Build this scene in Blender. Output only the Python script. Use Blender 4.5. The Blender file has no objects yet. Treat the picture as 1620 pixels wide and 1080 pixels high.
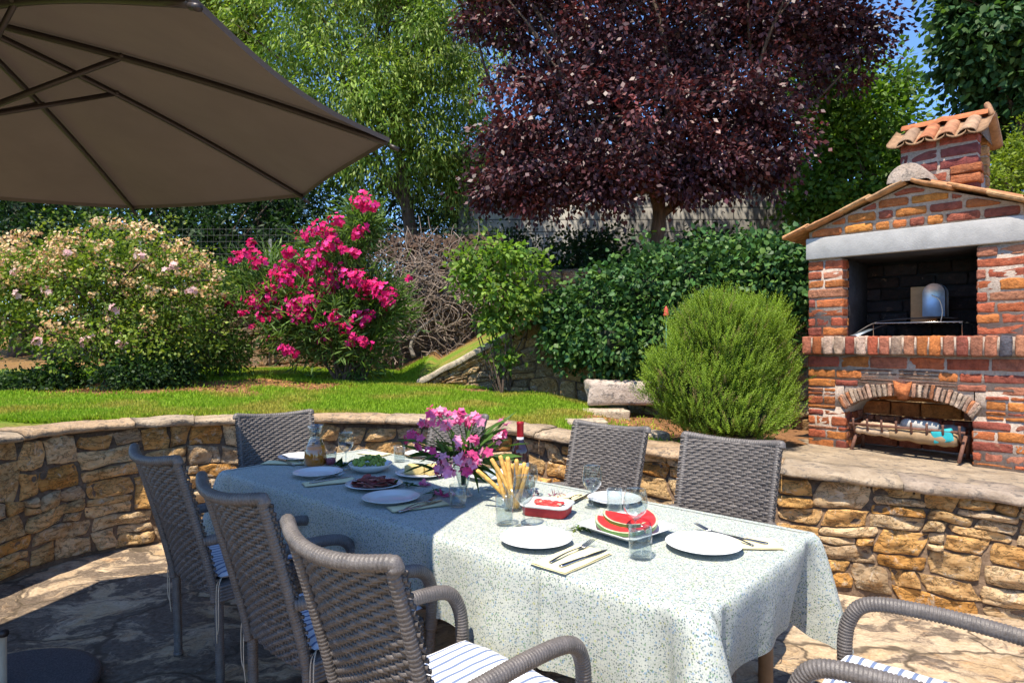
import bpy, math, random
import numpy as np
from mathutils import Vector, Matrix, noise as mnoise

# ------------------------------------------------------------------ camera, sky, sun, exposure
scene = bpy.context.scene
COL = scene.collection
F = 1003.0                     # focal length in pixels of the 1620 px wide photograph
EYE = 1.5
cam_d = bpy.data.cameras.new("camera"); cam = bpy.data.objects.new("camera", cam_d); COL.objects.link(cam)
cam.location = (0, 0, EYE); cam.rotation_euler = (math.radians(90), 0, 0)
cam_d.sensor_width = 36.0; cam_d.lens = F/1620*36; cam_d.clip_end = 500; cam_d.clip_start = 0.05
scene.camera = cam

SUN_FALL = Vector((0.225, 0.395, -1.0))          # how far light travels sideways for 1 m down
SUN_EL = math.atan2(1.0, math.hypot(0.225, 0.395))
SUN_AZ = math.atan2(-0.225, -0.395)
world = bpy.data.worlds.new("World"); scene.world = world; world.use_nodes = True
wn = world.node_tree.nodes; wl = world.node_tree.links
bg = wn["Background"]; sky = wn.new("ShaderNodeTexSky"); sky.sky_type = 'NISHITA'; sky.sun_disc = False
sky.sun_elevation = SUN_EL; sky.sun_rotation = SUN_AZ; sky.air_density = 1.0; sky.dust_density = 0.15; sky.ozone_density = 2.5
sm = wn.new('ShaderNodeMix'); sm.data_type = 'RGBA'; sm.blend_type = 'MULTIPLY'; sm.inputs[0].default_value = 1.0; sm.inputs[7].default_value = (0.66, 0.84, 1.06, 1)
wl.new(sky.outputs[0], sm.inputs[6]); wl.new(sm.outputs[2], bg.inputs[0]); bg.inputs[1].default_value = 0.15
sun_d = bpy.data.lights.new("sun", 'SUN'); sun_d.energy = 5.0; sun_d.angle = math.radians(0.5); sun_d.color = (1.0, 0.90, 0.75)
sun = bpy.data.objects.new("sun", sun_d); COL.objects.link(sun)
sun.rotation_euler = SUN_FALL.to_track_quat('-Z', 'Y').to_euler(); sun.location = (-3, -5, 12)
scene.view_settings.view_transform = 'Standard'; scene.view_settings.look = 'None'
scene.view_settings.exposure = 0.82; scene.view_settings.gamma = 1.0
scene.render.engine = 'CYCLES'
scene.cycles.max_bounces = 8; scene.cycles.transparent_max_bounces = 24; scene.cycles.transmission_bounces = 8
scene.cycles.diffuse_bounces = 3; scene.cycles.glossy_bounces = 3; scene.cycles.caustics_refractive = False
scene.cycles.caustics_reflective = False

R = random.Random(7)
NR = np.random.RandomState(7)

def P(px, py, Y):
    """point of the place seen at photo pixel (px,py) when it stands Y metres away"""
    return np.array(((px-810)/F*Y, Y, EYE-(py-540)/F*Y))
def onz(px, py, z):
    return P(px, py, F*(EYE-z)/(py-540))

# ------------------------------------------------------------------ helpers
class MB:
    def __init__(s): s.V = []; s.Fc = []; s.C = []; s.n = 0; s.M = []
    def add(s, V, Fc, col=(1, 1, 1), m=0):
        V = np.asarray(V, dtype=np.float64).reshape(-1, 3)
        s.V.append(V)
        c = np.asarray(col, dtype=np.float32)
        if c.ndim == 1: c = np.tile(c[:3], (len(V), 1))
        s.C.append(c[:, :3])
        n = s.n
        if isinstance(Fc, np.ndarray): s.Fc.extend((Fc+n).tolist()); k = len(Fc)
        else:
            s.Fc.extend([[i+n for i in f] for f in Fc]); k = len(Fc)
        s.M.extend([m]*k)
        s.n += len(V)
        return s
    def build(s, name, mat, parent=None, smooth=True, loc=None):
        V = np.concatenate(s.V) if s.V else np.zeros((0, 3))
        C = np.concatenate(s.C) if s.C else np.zeros((0, 3))
        return mesh_obj(name, V, s.Fc, C, mat, parent, smooth, loc, s.M)

def mesh_obj(name, V, Fc, C, mat, parent=None, smooth=True, loc=None, M=None):
    me = bpy.data.meshes.new(name)
    V = np.asarray(V, dtype=np.float32)
    if loc is not None: V = V - np.asarray(loc, dtype=np.float32)
    me.vertices.add(len(V)); me.vertices.foreach_set("co", V.ravel())
    if isinstance(Fc, np.ndarray):
        nf, k = Fc.shape; loops = Fc.ravel().astype(np.int32)
        starts = np.arange(nf, dtype=np.int32)*k
    else:
        lens = np.fromiter((len(f) for f in Fc), dtype=np.int32, count=len(Fc)); nf = len(Fc)
        loops = np.fromiter((i for f in Fc for i in f), dtype=np.int32, count=int(lens.sum()))
        starts = np.concatenate(([0], np.cumsum(lens)[:-1])).astype(np.int32) if nf else np.zeros(0, np.int32)
    me.loops.add(len(loops)); me.loops.foreach_set("vertex_index", loops)
    me.polygons.add(nf); me.polygons.foreach_set("loop_start", starts)
    mats = mat if isinstance(mat, (list, tuple)) else [mat]
    for m in mats: me.materials.append(m)
    if M is not None and len(mats) > 1: me.polygons.foreach_set("material_index", np.array(M, dtype=np.int32))
    me.update(calc_edges=True)
    if C is not None and len(C):
        a = me.color_attributes.new("tint", 'FLOAT_COLOR', 'POINT')
        C4 = np.ones((len(V), 4), dtype=np.float32); C4[:, :3] = C
        a.data.foreach_set("color", C4.ravel())
    if smooth: me.polygons.foreach_set("use_smooth", np.ones(nf, dtype=bool))
    me.update()
    o = bpy.data.objects.new(name, me); COL.objects.link(o)
    if loc is not None: o.location = loc
    if parent is not None: o.parent = parent
    return o

def tag(o, label=None, cat=None, group=None, kind=None):
    if label: o["label"] = label
    if cat: o["category"] = cat
    if group: o["group"] = group
    if kind: o["kind"] = kind
    return o
def thing(name, label, cat, loc=(0, 0, 0), rz=0.0, group=None):
    o = bpy.data.objects.new(name, None); COL.objects.link(o)
    o.location = loc; o.rotation_euler = (0, 0, rz); o.empty_display_size = 0.1
    return tag(o, label, cat, group)
def copy_tree(o, parent=None):
    c = o.copy(); COL.objects.link(c); c.parent = parent
    for ch in [x for x in bpy.data.objects if x.parent == o]: copy_tree(ch, c)
    return c

def rotz(a): return np.array(((math.cos(a), -math.sin(a), 0), (math.sin(a), math.cos(a), 0), (0, 0, 1)))
def unit(v): v = np.asarray(v, float); return v/(np.linalg.norm(v)+1e-12)

def box(c, h, Rm=None, taper=None):
    V = np.array([(x, y, z) for x in (-1, 1) for y in (-1, 1) for z in (-1, 1)], float)*np.array(h)
    if Rm is not None: V = V@np.asarray(Rm).T
    return V+np.array(c), [(0, 1, 3, 2), (4, 6, 7, 5), (0, 4, 5, 1), (2, 3, 7, 6), (0, 2, 6, 4), (1, 5, 7, 3)]

_T = None
def _rb_template(n=4):
    idx = {}; V = []; Fc = []
    def vid(t):
        if t not in idx: idx[t] = len(V); V.append(t)
        return idx[t]
    for ax in range(3):
        for side in (0, n-1):
            for i in range(n-1):
                for j in range(n-1):
                    q = []
                    for a, b in ((i, j), (i+1, j), (i+1, j+1), (i, j+1)):
                        t = [0, 0, 0]; t[ax] = side; t[(ax+1) % 3] = a; t[(ax+2) % 3] = b
                        q.append(vid(tuple(t)))
                    Fc.append(q if side else q[::-1])
    return np.array(V), np.array(Fc)
RBV, RBF = _rb_template(4)
RBV6, RBF6 = _rb_template(6)
def rbox(h, r, jit=0.0, rs=None, fine=False):
    """rounded box round the origin"""
    h = np.array(h, float); r = min(r, *(h*0.98))
    Vt, Ft = (RBV6, RBF6) if fine else (RBV, RBF)
    out = np.zeros((len(Vt), 3))
    for a in range(3):
        c = np.array([-h[a], -(h[a]-r), h[a]-r, h[a]]) if not fine else np.array([-h[a], -(h[a]-r), -(h[a]-r)*.4, (h[a]-r)*.4, h[a]-r, h[a]])
        out[:, a] = c[Vt[:, a]]
    inner = np.clip(out, -(h-r), h-r); d = out-inner
    ln = np.linalg.norm(d, axis=1, keepdims=True); ln[ln == 0] = 1
    out = inner+d/ln*r
    if jit: out = out+((rs or NR).randn(*out.shape) if rs is not None else NR.randn(*out.shape))*jit
    return out, Ft

def tube(path, rad, n=8, cap=True, flat=None):
    """tube along a polyline; rad scalar or array"""
    p = np.asarray(path, float); m = len(p)
    r = np.full(m, rad, float) if np.isscalar(rad) else np.asarray(rad, float)
    t = np.gradient(p, axis=0); t /= (np.linalg.norm(t, axis=1, keepdims=True)+1e-12)
    a = np.array((0, 0, 1.0)) if abs(t[0][2]) < 0.9 else np.array((1.0, 0, 0))
    u = unit(np.cross(t[0], a)); U = [u]
    for i in range(1, m):
        u = u-t[i]*np.dot(u, t[i]); u = unit(u); U.append(u)
    U = np.array(U); W = np.cross(t, U)
    ang = np.linspace(0, 2*math.pi, n, endpoint=False)
    V = p[:, None, :]+r[:, None, None]*(np.cos(ang)[None, :, None]*U[:, None, :]+np.sin(ang)[None, :, None]*W[:, None, :])
    V = V.reshape(-1, 3)
    i = np.arange(m-1)[:, None]*n; j = np.arange(n)[None, :]; k = (j+1) % n
    Fq = np.stack([i+j, i+k, i+n+k, i+n+j], -1).reshape(-1, 4).tolist()
    if cap: Fq.append(list(range(n))[::-1]); Fq.append([(m-1)*n+q for q in range(n)])
    return V, Fq
def smooth_path(pts, per=8):
    pts = [np.array(p, float) for p in pts]
    pts = [2*pts[0]-pts[1]]+pts+[2*pts[-1]-pts[-2]]
    out = []
    for i in range(1, len(pts)-2):
        a, b, c, d = pts[i-1:i+3]
        for k in range(per):
            t = k/per
            out.append(.5*((2*b)+(-a+c)*t+(2*a-5*b+4*c-d)*t*t+(-a+3*b-3*c+d)*t**3))
    out.append(pts[-2]); return np.array(out)
def resample(p, step):
    d = np.concatenate(([0], np.cumsum(np.linalg.norm(np.diff(p, axis=0), axis=1))))
    n = max(2, int(d[-1]/step)+1); s = np.linspace(0, d[-1], n)
    return np.stack([np.interp(s, d, p[:, k]) for k in range(3)], 1), s
def lathe(prof, n=32, closed=False):
    prof = np.asarray(prof, float); m = len(prof)
    ang = np.linspace(0, 2*math.pi, n, endpoint=False)
    V = np.stack([prof[:, 0][:, None]*np.cos(ang), prof[:, 0][:, None]*np.sin(ang), np.repeat(prof[:, 1][:, None], n, 1)], -1).reshape(-1, 3)
    i = np.arange(m-1)[:, None]*n; j = np.arange(n)[None, :]; k = (j+1) % n
    Fq = np.stack([i+j, i+k, i+n+k, i+n+j], -1).reshape(-1, 4).tolist()
    return V, Fq
def grid_faces(nu, nv):
    i = np.arange(nu-1)[:, None]*nv; j = np.arange(nv-1)[None, :]
    return np.stack([i+j, i+j+1, i+nv+j+1, i+nv+j], -1).reshape(-1, 4)
def fn(x, y, z=0.0): return mnoise.noise(Vector((x, y, z)))

# ------------------------------------------------------------------ materials
class MatB:
    def __init__(s, name):
        s.m = bpy.data.materials.new(name); s.m.use_nodes = True
        s.n = s.m.node_tree.nodes; s.l = s.m.node_tree.links
        s.b = s.n["Principled BSDF"]; s.out = s.n["Material Output"]
        s._c = None
    def coord(s, kind="Object"):
        if s._c is None: s._c = s.n.new("ShaderNodeTexCoord")
        return s._c.outputs[kind]
    def mapping(s, scale=(1, 1, 1), rot=(0, 0, 0), src=None):
        m = s.n.new("ShaderNodeMapping"); m.inputs["Scale"].default_value = scale; m.inputs["Rotation"].default_value = rot
        s.l.new(src or s.coord(), m.inputs[0]); return m.outputs[0]
    def noise(s, scale, detail=4, rough=0.55, src=None, dist=0.0, out=0):
        t = s.n.new("ShaderNodeTexNoise"); t.inputs["Scale"].default_value = scale; t.inputs["Detail"].default_value = detail
        t.inputs["Roughness"].default_value = rough; t.inputs["Distortion"].default_value = dist
        s.l.new(src or s.coord(), t.inputs["Vector"]); return t.outputs[out]
    def voro(s, scale, feature='F1', src=None, out="Distance", rand=1.0):
        t = s.n.new("ShaderNodeTexVoronoi"); t.feature = feature; t.inputs["Scale"].default_value = scale
        t.inputs["Randomness"].default_value = rand
        s.l.new(src or s.coord(), t.inputs["Vector"]); return t.outputs[out]
    def ramp(s, fac, stops, interp='LINEAR'):
        r = s.n.new("ShaderNodeValToRGB"); r.color_ramp.interpolation = interp
        e = r.color_ramp.elements
        while len(e) < len(stops): e.new(0.5)
        for k, (p, c) in enumerate(stops):
            e[k].position = p; e[k].color = (c[0], c[1], c[2], 1) if not np.isscalar(c) else (c, c, c, 1)
        s.l.new(fac, r.inputs[0]); return r.outputs[0]
    def mix(s, fac, a, b, mode='MIX'):
        m = s.n.new("ShaderNodeMix"); m.data_type = 'RGBA'; m.blend_type = mode; m.clamp_result = False
        for k, v in ((0, fac), (6, a), (7, b)):
            if isinstance(v, (int, float)): m.inputs[k].default_value = v if k == 0 else (v, v, v, 1)
            elif isinstance(v, tuple): m.inputs[k].default_value = (*v, 1)
            else: s.l.new(v, m.inputs[k])
        return m.outputs[2]
    def math(s, op, a, b=0.0, clamp=False):
        m = s.n.new("ShaderNodeMath"); m.operation = op; m.use_clamp = clamp
        for k, v in ((0, a), (1, b)):
            if isinstance(v, (int, float)): m.inputs[k].default_value = v
            else: s.l.new(v, m.inputs[k])
        return m.outputs[0]
    def attr(s, name="tint"):
        a = s.n.new("ShaderNodeAttribute"); a.attribute_name = name; return a.outputs["Color"]
    def bump(s, h, dist=0.01, strength=1.0, prev=None):
        b = s.n.new("ShaderNodeBump"); b.inputs["Distance"].default_value = dist; b.inputs["Strength"].default_value = strength
        s.l.new(h, b.inputs["Height"])
        if prev is not None: s.l.new(prev, b.inputs["Normal"])
        return b.outputs[0]
    def set(s, color=None, rough=None, normal=None, **kw):
        def put(k, v):
            i = s.b.inputs[k]
            if isinstance(v, (int, float)): i.default_value = v
            elif isinstance(v, tuple): i.default_value = (*v, 1) if len(v) == 3 and i.type == 'RGBA' else v
            else: s.l.new(v, i)
        if color is not None: put("Base Color", color)
        if rough is not None: put("Roughness", rough)
        if normal is not None: put("Normal", normal)
        for k, v in kw.items(): put(k.replace("_", " "), v)
        return s.m

def mat_tinted(name, scale=20, amt=(0.7, 1.25), rough=0.8, bd=0.004, bs=60, spec=0.3, detail=6):
    b = MatB(name)
    n1 = b.noise(scale, detail, 0.6)
    c = b.mix(1.0, b.attr(), b.ramp(n1, [(0.3, amt[0]), (0.7, amt[1])]), 'MULTIPLY')
    nb = b.bump(b.noise(bs, 5, 0.65), bd)
    return b.set(c, rough, nb, Specular_IOR_Level=spec)
def mat_plain(name, col, rough=0.5, metal=0.0, var=0.12, scale=30, spec=0.5, bd=0.0, bs=80):
    b = MatB(name)
    n1 = b.noise(scale, 4)
    c = b.mix(1.0, col, b.ramp(n1, [(0.3, 1-var), (0.7, 1+var)]), 'MULTIPLY')
    nb = b.bump(b.noise(bs, 3), bd) if bd else None
    return b.set(c, rough, nb, Metallic=metal, Specular_IOR_Level=spec)
def mat_leaf(name, rough=0.42, trans=0.35, tcol=(1.15, 1.25, 0.6), spec=0.4):
    b = MatB(name); a = b.attr()
    b.set(a, rough, None, Specular_IOR_Level=spec)
    t = b.n.new("ShaderNodeBsdfTranslucent"); b.l.new(b.mix(1.0, a, tcol, 'MULTIPLY'), t.inputs[0])
    mx = b.n.new("ShaderNodeMixShader"); mx.inputs[0].default_value = trans
    b.l.new(b.b.outputs[0], mx.inputs[1]); b.l.new(t.outputs[0], mx.inputs[2]); b.l.new(mx.outputs[0], b.out.inputs[0])
    return b.m

M = {}
# rubble stones
def _stone():
    b = MatB("rubble_limestone")
    big = b.noise(7, 5, 0.6); fine = b.noise(45, 7, 0.68)
    c = b.mix(1.0, b.attr(), b.ramp(big, [(0.28, (0.82, 0.70, 0.56)), (0.5, (1, 0.97, 0.92)), (0.72, (1.15, 1.14, 1.12))]), 'MULTIPLY')
    c = b.mix(b.ramp(b.noise(11, 6, 0.7, dist=1.2), [(0.52, 0.0), (0.68, 0.55)]), c, (0.62, 0.30, 0.09))
    c = b.mix(b.ramp(fine, [(0.30, 0.6), (0.40, 0.0)]), c, (0.20, 0.12, 0.06))
    c = b.mix(b.ramp(b.noise(5, 6, 0.7), [(0.64, 0.0), (0.74, 0.4)]), c, (0.48, 0.43, 0.37))
    vein = b.noise(6, 8, 0.75, src=b.mapping((1, 1, 4)))
    crk = b.noise(9, 7, 0.7, src=b.mapping((1, 1, 2.2), (0.3, 0.5, 0)), dist=0.6)
    c = b.mix(b.ramp(crk, [(0.478, 0.0), (0.495, 0.75), (0.505, 0.75), (0.522, 0.0)]), c, (0.16, 0.085, 0.035))
    c = b.mix(b.ramp(b.noise(13, 8, 0.75, dist=0.8), [(0.56, 0.0), (0.62, 0.55)]), c, (0.86, 0.77, 0.62))
    nb = b.bump(b.ramp(crk, [(0.47, 1.0), (0.50, 0.0), (0.53, 1.0)]), 0.02); nb = b.bump(vein, 0.08, 1.0, nb); nb = b.bump(b.voro(26), 0.02, 0.6, nb); nb = b.bump(fine, 0.014, 1.0, nb)
    return b.set(c, 0.9, nb, Specular_IOR_Level=0.2)
M['stone'] = _stone()
def _mortar():
    b = MatB("earthy_mortar"); n = b.noise(30, 6, 0.7)
    return b.set(b.ramp(n, [(0.3, (0.07, 0.04, 0.022)), (0.7, (0.24, 0.16, 0.10))]), 0.95, b.bump(n, 0.02))
M['mortar'] = _mortar()
def _cap():
    b = MatB("weathered_coping_stone")
    n = b.noise(8, 8, 0.7); f = b.noise(60, 5, 0.7)
    c = b.mix(1.0, b.attr(), b.ramp(n, [(0.3, (0.55, 0.5, 0.45)), (0.6, (1.1, 1.05, 1.0))]), 'MULTIPLY')
    c = b.mix(b.ramp(b.noise(16, 7, 0.75), [(0.5, 0.0), (0.6, 0.75)]), c, (0.09, 0.08, 0.07))
    c = b.mix(b.ramp(f, [(0.6, 0.0), (0.72, 0.5)]), c, (0.45, 0.43, 0.40))
    nb = b.bump(n, 0.04); nb = b.bump(f, 0.008, 1, nb)
    return b.set(c, 0.92, nb, Specular_IOR_Level=0.2)
M['cap'] = _cap()
def _patio():
    b = MatB("flagstone_patio")
    co = b.coord()
    warp = b.noise(2.3, 4, 0.6, out=1)
    w = b.n.new("ShaderNodeVectorMath"); w.operation = 'MULTIPLY_ADD'
    b.l.new(warp, w.inputs[0]); w.inputs[1].default_value = (0.5, 0.5, 0); b.l.new(co, w.inputs[2])
    wv = w.outputs[0]
    edge = b.voro(1.25, 'DISTANCE_TO_EDGE', wv); cell = b.voro(1.25, 'F1', wv, "Color")
    sep = b.n.new("ShaderNodeSeparateColor"); b.l.new(cell, sep.inputs[0])
    base = b.ramp(sep.outputs[0], [(0.0, (0.40, 0.27, 0.15)), (0.35, (0.52, 0.37, 0.21)), (0.6, (0.55, 0.42, 0.27)), (1.0, (0.42, 0.31, 0.20))])
    st = b.noise(3.2, 9, 0.72, src=b.mapping((1.0, 2.2, 1), (0, 0, 0.5), wv), dist=0.8)
    c = b.mix(b.ramp(st, [(0.42, 0.0), (0.58, 0.75)]), base, (0.60, 0.46, 0.31))
    orange = b.noise(4.5, 6, 0.7, dist=0.5); c = b.mix(b.ramp(orange, [(0.55, 0.0), (0.68, 0.55)]), c, (0.50, 0.25, 0.09))
    lich = b.noise(2.1, 10, 0.74, src=b.mapping((1.0, 1.8, 1), (0, 0, -0.4), wv), dist=0.6)
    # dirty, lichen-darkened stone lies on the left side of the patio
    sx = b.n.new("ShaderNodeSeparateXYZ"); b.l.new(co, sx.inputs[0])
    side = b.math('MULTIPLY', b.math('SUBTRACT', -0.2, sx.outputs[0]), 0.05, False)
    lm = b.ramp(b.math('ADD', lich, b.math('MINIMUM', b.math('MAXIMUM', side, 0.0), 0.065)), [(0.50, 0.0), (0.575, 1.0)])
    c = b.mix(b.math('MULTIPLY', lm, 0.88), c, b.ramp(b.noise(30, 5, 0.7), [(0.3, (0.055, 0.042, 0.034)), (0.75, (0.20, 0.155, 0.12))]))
    fine = b.noise(60, 6, 0.7)
    c = b.mix(1.0, c, b.ramp(fine, [(0.25, 0.72), (0.6, 1.12)]), 'MULTIPLY')
    jm = b.ramp(edge, [(0.006, 0.9), (0.022, 0.0)])
    c = b.mix(jm, c, (0.10, 0.075, 0.05))
    hb = b.bump(b.ramp(edge, [(0.0, 0.0), (0.05, 1.0)]), 0.012); hb = b.bump(st, 0.035, 1, hb); hb = b.bump(fine, 0.004, 1, hb)
    return b.set(c, 0.85, hb, Specular_IOR_Level=0.25)
M['patio'] = _patio()
def _terrain():
    b = MatB("turf_and_soil")
    n = b.noise(1.3, 7, 0.65); f = b.noise(40, 5, 0.7)
    turf = b.mix(b.ramp(b.noise(2.5, 6), [(0.40, 0.0), (0.62, 1.0)]), (0.13, 0.24, 0.02), (0.24, 0.22, 0.045))
    soil = b.mix(f, (0.13, 0.055, 0.022), (0.42, 0.22, 0.10))
    c = b.mix(b.attr("tint"), soil, turf)
    c = b.mix(1.0, c, b.ramp(f, [(0.25, 0.6), (0.65, 1.2)]), 'MULTIPLY')
    return b.set(c, 0.95, b.bump(f, 0.03), Specular_IOR_Level=0.15)
M['terrain'] = _terrain()
M['grass'] = mat_leaf("grass_blades", 0.55, 0.4, (1.1, 1.2, 0.6), 0.2)
M['leaf'] = mat_leaf("green_foliage", 0.55, 0.38, (1.3, 1.4, 0.6), 0.3)
M['leaf_gloss'] = mat_leaf("glossy_ivy_foliage", 0.52, 0.18, spec=0.28)
M['leaf_plum'] = mat_leaf("purple_plum_foliage", 0.46, 0.2, (1.3, 0.8, 0.8), 0.45)
M['petal'] = mat_leaf("flower_petals", 0.6, 0.35, (1.1, 0.9, 1.0), 0.2)
def _bark():
    b = MatB("rough_bark"); n = b.noise(14, 7, 0.7, src=b.mapping((1, 1, 0.25)))
    return b.set(b.ramp(n, [(0.3, (0.03, 0.02, 0.013)), (0.7, (0.15, 0.10, 0.07))]), 0.95, b.bump(n, 0.04))
M['bark'] = _bark()
M['twig'] = mat_tinted("dry_twigs", 20, (0.7, 1.2), 0.9, 0.002, 80)
def _brick():
    b = MatB("old_red_brick")
    n = b.noise(22, 6, 0.65); f = b.noise(110, 5, 0.7)
    c = b.mix(1.0, b.attr(), b.ramp(n, [(0.28, (0.5, 0.45, 0.45)), (0.5, (1, 1, 1)), (0.75, (1.3, 1.25, 1.2))]), 'MULTIPLY')
    c = b.mix(b.ramp(b.noise(17, 6, 0.75, dist=1), [(0.60, 0.0), (0.70, 0.5)]), c, (0.44, 0.28, 0.17))
    crk = b.noise(26, 6, 0.7, src=b.mapping((1, 1, 2.5)), dist=0.5)
    c = b.mix(b.ramp(crk, [(0.48, 0.0), (0.495, 0.6), (0.505, 0.6), (0.52, 0.0)]), c, (0.07, 0.025, 0.015))
    c = b.mix(b.ramp(b.noise(3.5, 5, 0.6), [(0.52, 0.0), (0.75, 0.45)]), c, (0.09, 0.05, 0.04))
    c = b.mix(b.ramp(f, [(0.30, 0.7), (0.42, 0.0)]), c, (0.06, 0.03, 0.025))
    nb = b.bump(n, 0.02); nb = b.bump(f, 0.005, 1, nb)
    return b.set(c, 0.88, nb, Specular_IOR_Level=0.25)
M['brick'] = _brick()
def _bm():
    b = MatB("sandy_brick_mortar"); n = b.noise(70, 6, 0.7)
    return b.set(b.ramp(n, [(0.3, (0.30, 0.23, 0.18)), (0.7, (0.55, 0.45, 0.37))]), 0.95, b.bump(n, 0.012))
M['bmortar'] = _bm()
def _conc():
    b = MatB("pale_concrete_lintel"); n = b.noise(9, 7, 0.65); f = b.noise(120, 4)
    c = b.ramp(n, [(0.3, (0.30, 0.295, 0.285)), (0.7, (0.42, 0.41, 0.395))])
    return b.set(c, 0.85, b.bump(f, 0.002))
M['concrete'] = _conc()
M['soot'] = mat_plain("sooty_firebox", (0.022, 0.022, 0.026), 0.85, var=0.5, scale=6, bd=0.01, bs=30)
M['tile'] = mat_tinted("terracotta_tile", 18, (0.55, 1.25), 0.85, 0.006, 70)
M['iron'] = mat_tinted("rusty_iron", 50, (0.6, 1.3), 0.7, 0.001, 200)
M['steel'] = mat_plain("polished_steel", (0.42, 0.40, 0.38), 0.2, 1.0, 0.05, 60)
M['steel_dull'] = mat_plain("dull_galvanised_steel", (0.42, 0.50, 0.58), 0.42, 0.7, 0.15, 20)
M['darkmetal'] = mat_plain("dark_bronze_metal", (0.035, 0.027, 0.024), 0.45, 0.3, 0.15, 40)
M['ivorymetal'] = mat_plain("ivory_painted_metal", (0.58, 0.52, 0.38), 0.4, 0.0, 0.1, 20)
M['granite'] = mat_plain("black_rough_granite", (0.055, 0.050, 0.050), 0.75, 0.0, 0.7, 160, bd=0.003, bs=120)
def _canopy():
    b = MatB("taupe_canopy_cloth")
    n = b.noise(2.5, 5, 0.6, src=b.mapping((1, 1, 1)))
    c = b.mix(1.0, (0.120, 0.100, 0.086), b.ramp(n, [(0.3, 0.86), (0.7, 1.14)]), 'MULTIPLY')
    weave = b.noise(500, 2)
    b.set(c, 0.9, b.bump(weave, 0.0006), Specular_IOR_Level=0.15)
    t = b.n.new("ShaderNodeBsdfTranslucent"); t.inputs[0].default_value = (0.28, 0.20, 0.15, 1)
    mx = b.n.new("ShaderNodeMixShader"); mx.inputs[0].default_value = 0.04
    b.l.new(b.b.outputs[0], mx.inputs[1]); b.l.new(t.outputs[0], mx.inputs[2]); b.l.new(mx.outputs[0], b.out.inputs[0])
    return b.m
M['canopy'] = _canopy()
def _wick():
    b = MatB("grey_brown_wicker")
    n = b.noise(25, 5, 0.6); f = b.noise(260, 3)
    c = b.mix(1.0, (0.120, 0.106, 0.097), b.ramp(n, [(0.3, 0.75), (0.7, 1.25)]), 'MULTIPLY')
    c = b.mix(1.0, c, b.attr(), 'MULTIPLY')
    c = b.mix(1.0, c, b.ramp(f, [(0.3, 0.75), (0.7, 1.25)]), 'MULTIPLY')
    return b.set(c, b.ramp(n, [(0.3, 0.34), (0.7, 0.5)]), b.bump(f, 0.0015), Specular_IOR_Level=0.5)
M['wicker'] = _wick()
def _cush(axis):
    b = MatB("striped_cushion_cloth")
    sx = b.n.new("ShaderNodeSeparateXYZ"); b.l.new(b.coord(), sx.inputs[0])
    w = b.math('FRACT', b.math('MULTIPLY', sx.outputs[axis], 1/0.036))
    s = b.ramp(w, [(0.0, 0.0), (0.30, 0.0), (0.36, 1.0), (0.60, 1.0), (0.66, 0.0)])
    c = b.mix(s, (0.68, 0.69, 0.73), (0.15, 0.20, 0.33))
    f = b.noise(400, 2); c = b.mix(1.0, c, b.ramp(f, [(0.3, 0.88), (0.7, 1.08)]), 'MULTIPLY')
    return b.set(c, 0.85, b.bump(b.noise(14, 4), 0.012), Specular_IOR_Level=0.2)
M['cushion'] = _cush(0); M['cushion_x'] = _cush(1)
M['cord'] = mat_plain("cream_cord", (0.55, 0.45, 0.33), 0.85)
def _cloth():
    b = MatB("speckled_tablecloth")
    def dots(scale, thr, frac):
        d = b.voro(scale); c = b.voro(scale, out="Color")
        sp = b.n.new("ShaderNodeSeparateColor"); b.l.new(c, sp.inputs[0])
        m = b.math('MULTIPLY', b.ramp(d, [(thr*0.7, 1.0), (thr, 0.0)]), b.math('LESS_THAN', sp.outputs[0], frac))
        return m, sp
    m1, s1 = dots(165, 0.46, 0.74); m2, s2 = dots(100, 0.42, 0.5); m3, s3 = dots(290, 0.5, 0.5)
    col1 = b.ramp(s1.outputs[1], [(0.0, (0.055, 0.075, 0.085)), (0.35, (0.11, 0.16, 0.20)), (0.6, (0.10, 0.15, 0.09)), (0.8, (0.28, 0.30, 0.34)), (1, (0.30, 0.29, 0.12))], 'CONSTANT')
    col2 = b.ramp(s2.outputs[1], [(0.0, (0.12, 0.24, 0.12)), (0.4, (0.12, 0.24, 0.38)), (0.75, (0.42, 0.42, 0.16))], 'CONSTANT')
    big = b.noise(9, 3)
    c = b.mix(b.ramp(big, [(0.35, 0.0), (0.65, 0.22)]), (0.44, 0.46, 0.405), (0.36, 0.405, 0.40))
    c = b.mix(b.math('MULTIPLY', m2, 0.75), c, col2); c = b.mix(b.math('MULTIPLY', m1, 0.9), c, col1)
    c = b.mix(b.math('MULTIPLY', m3, 0.55), c, (0.20, 0.25, 0.22))
    return b.set(c, 0.62, b.bump(b.noise(5, 4), 0.01), Specular_IOR_Level=0.35)
M['cloth'] = _cloth()
M['china'] = mat_plain("white_china", (0.70, 0.70, 0.69), 0.16, 0, 0.01, 5)
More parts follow.
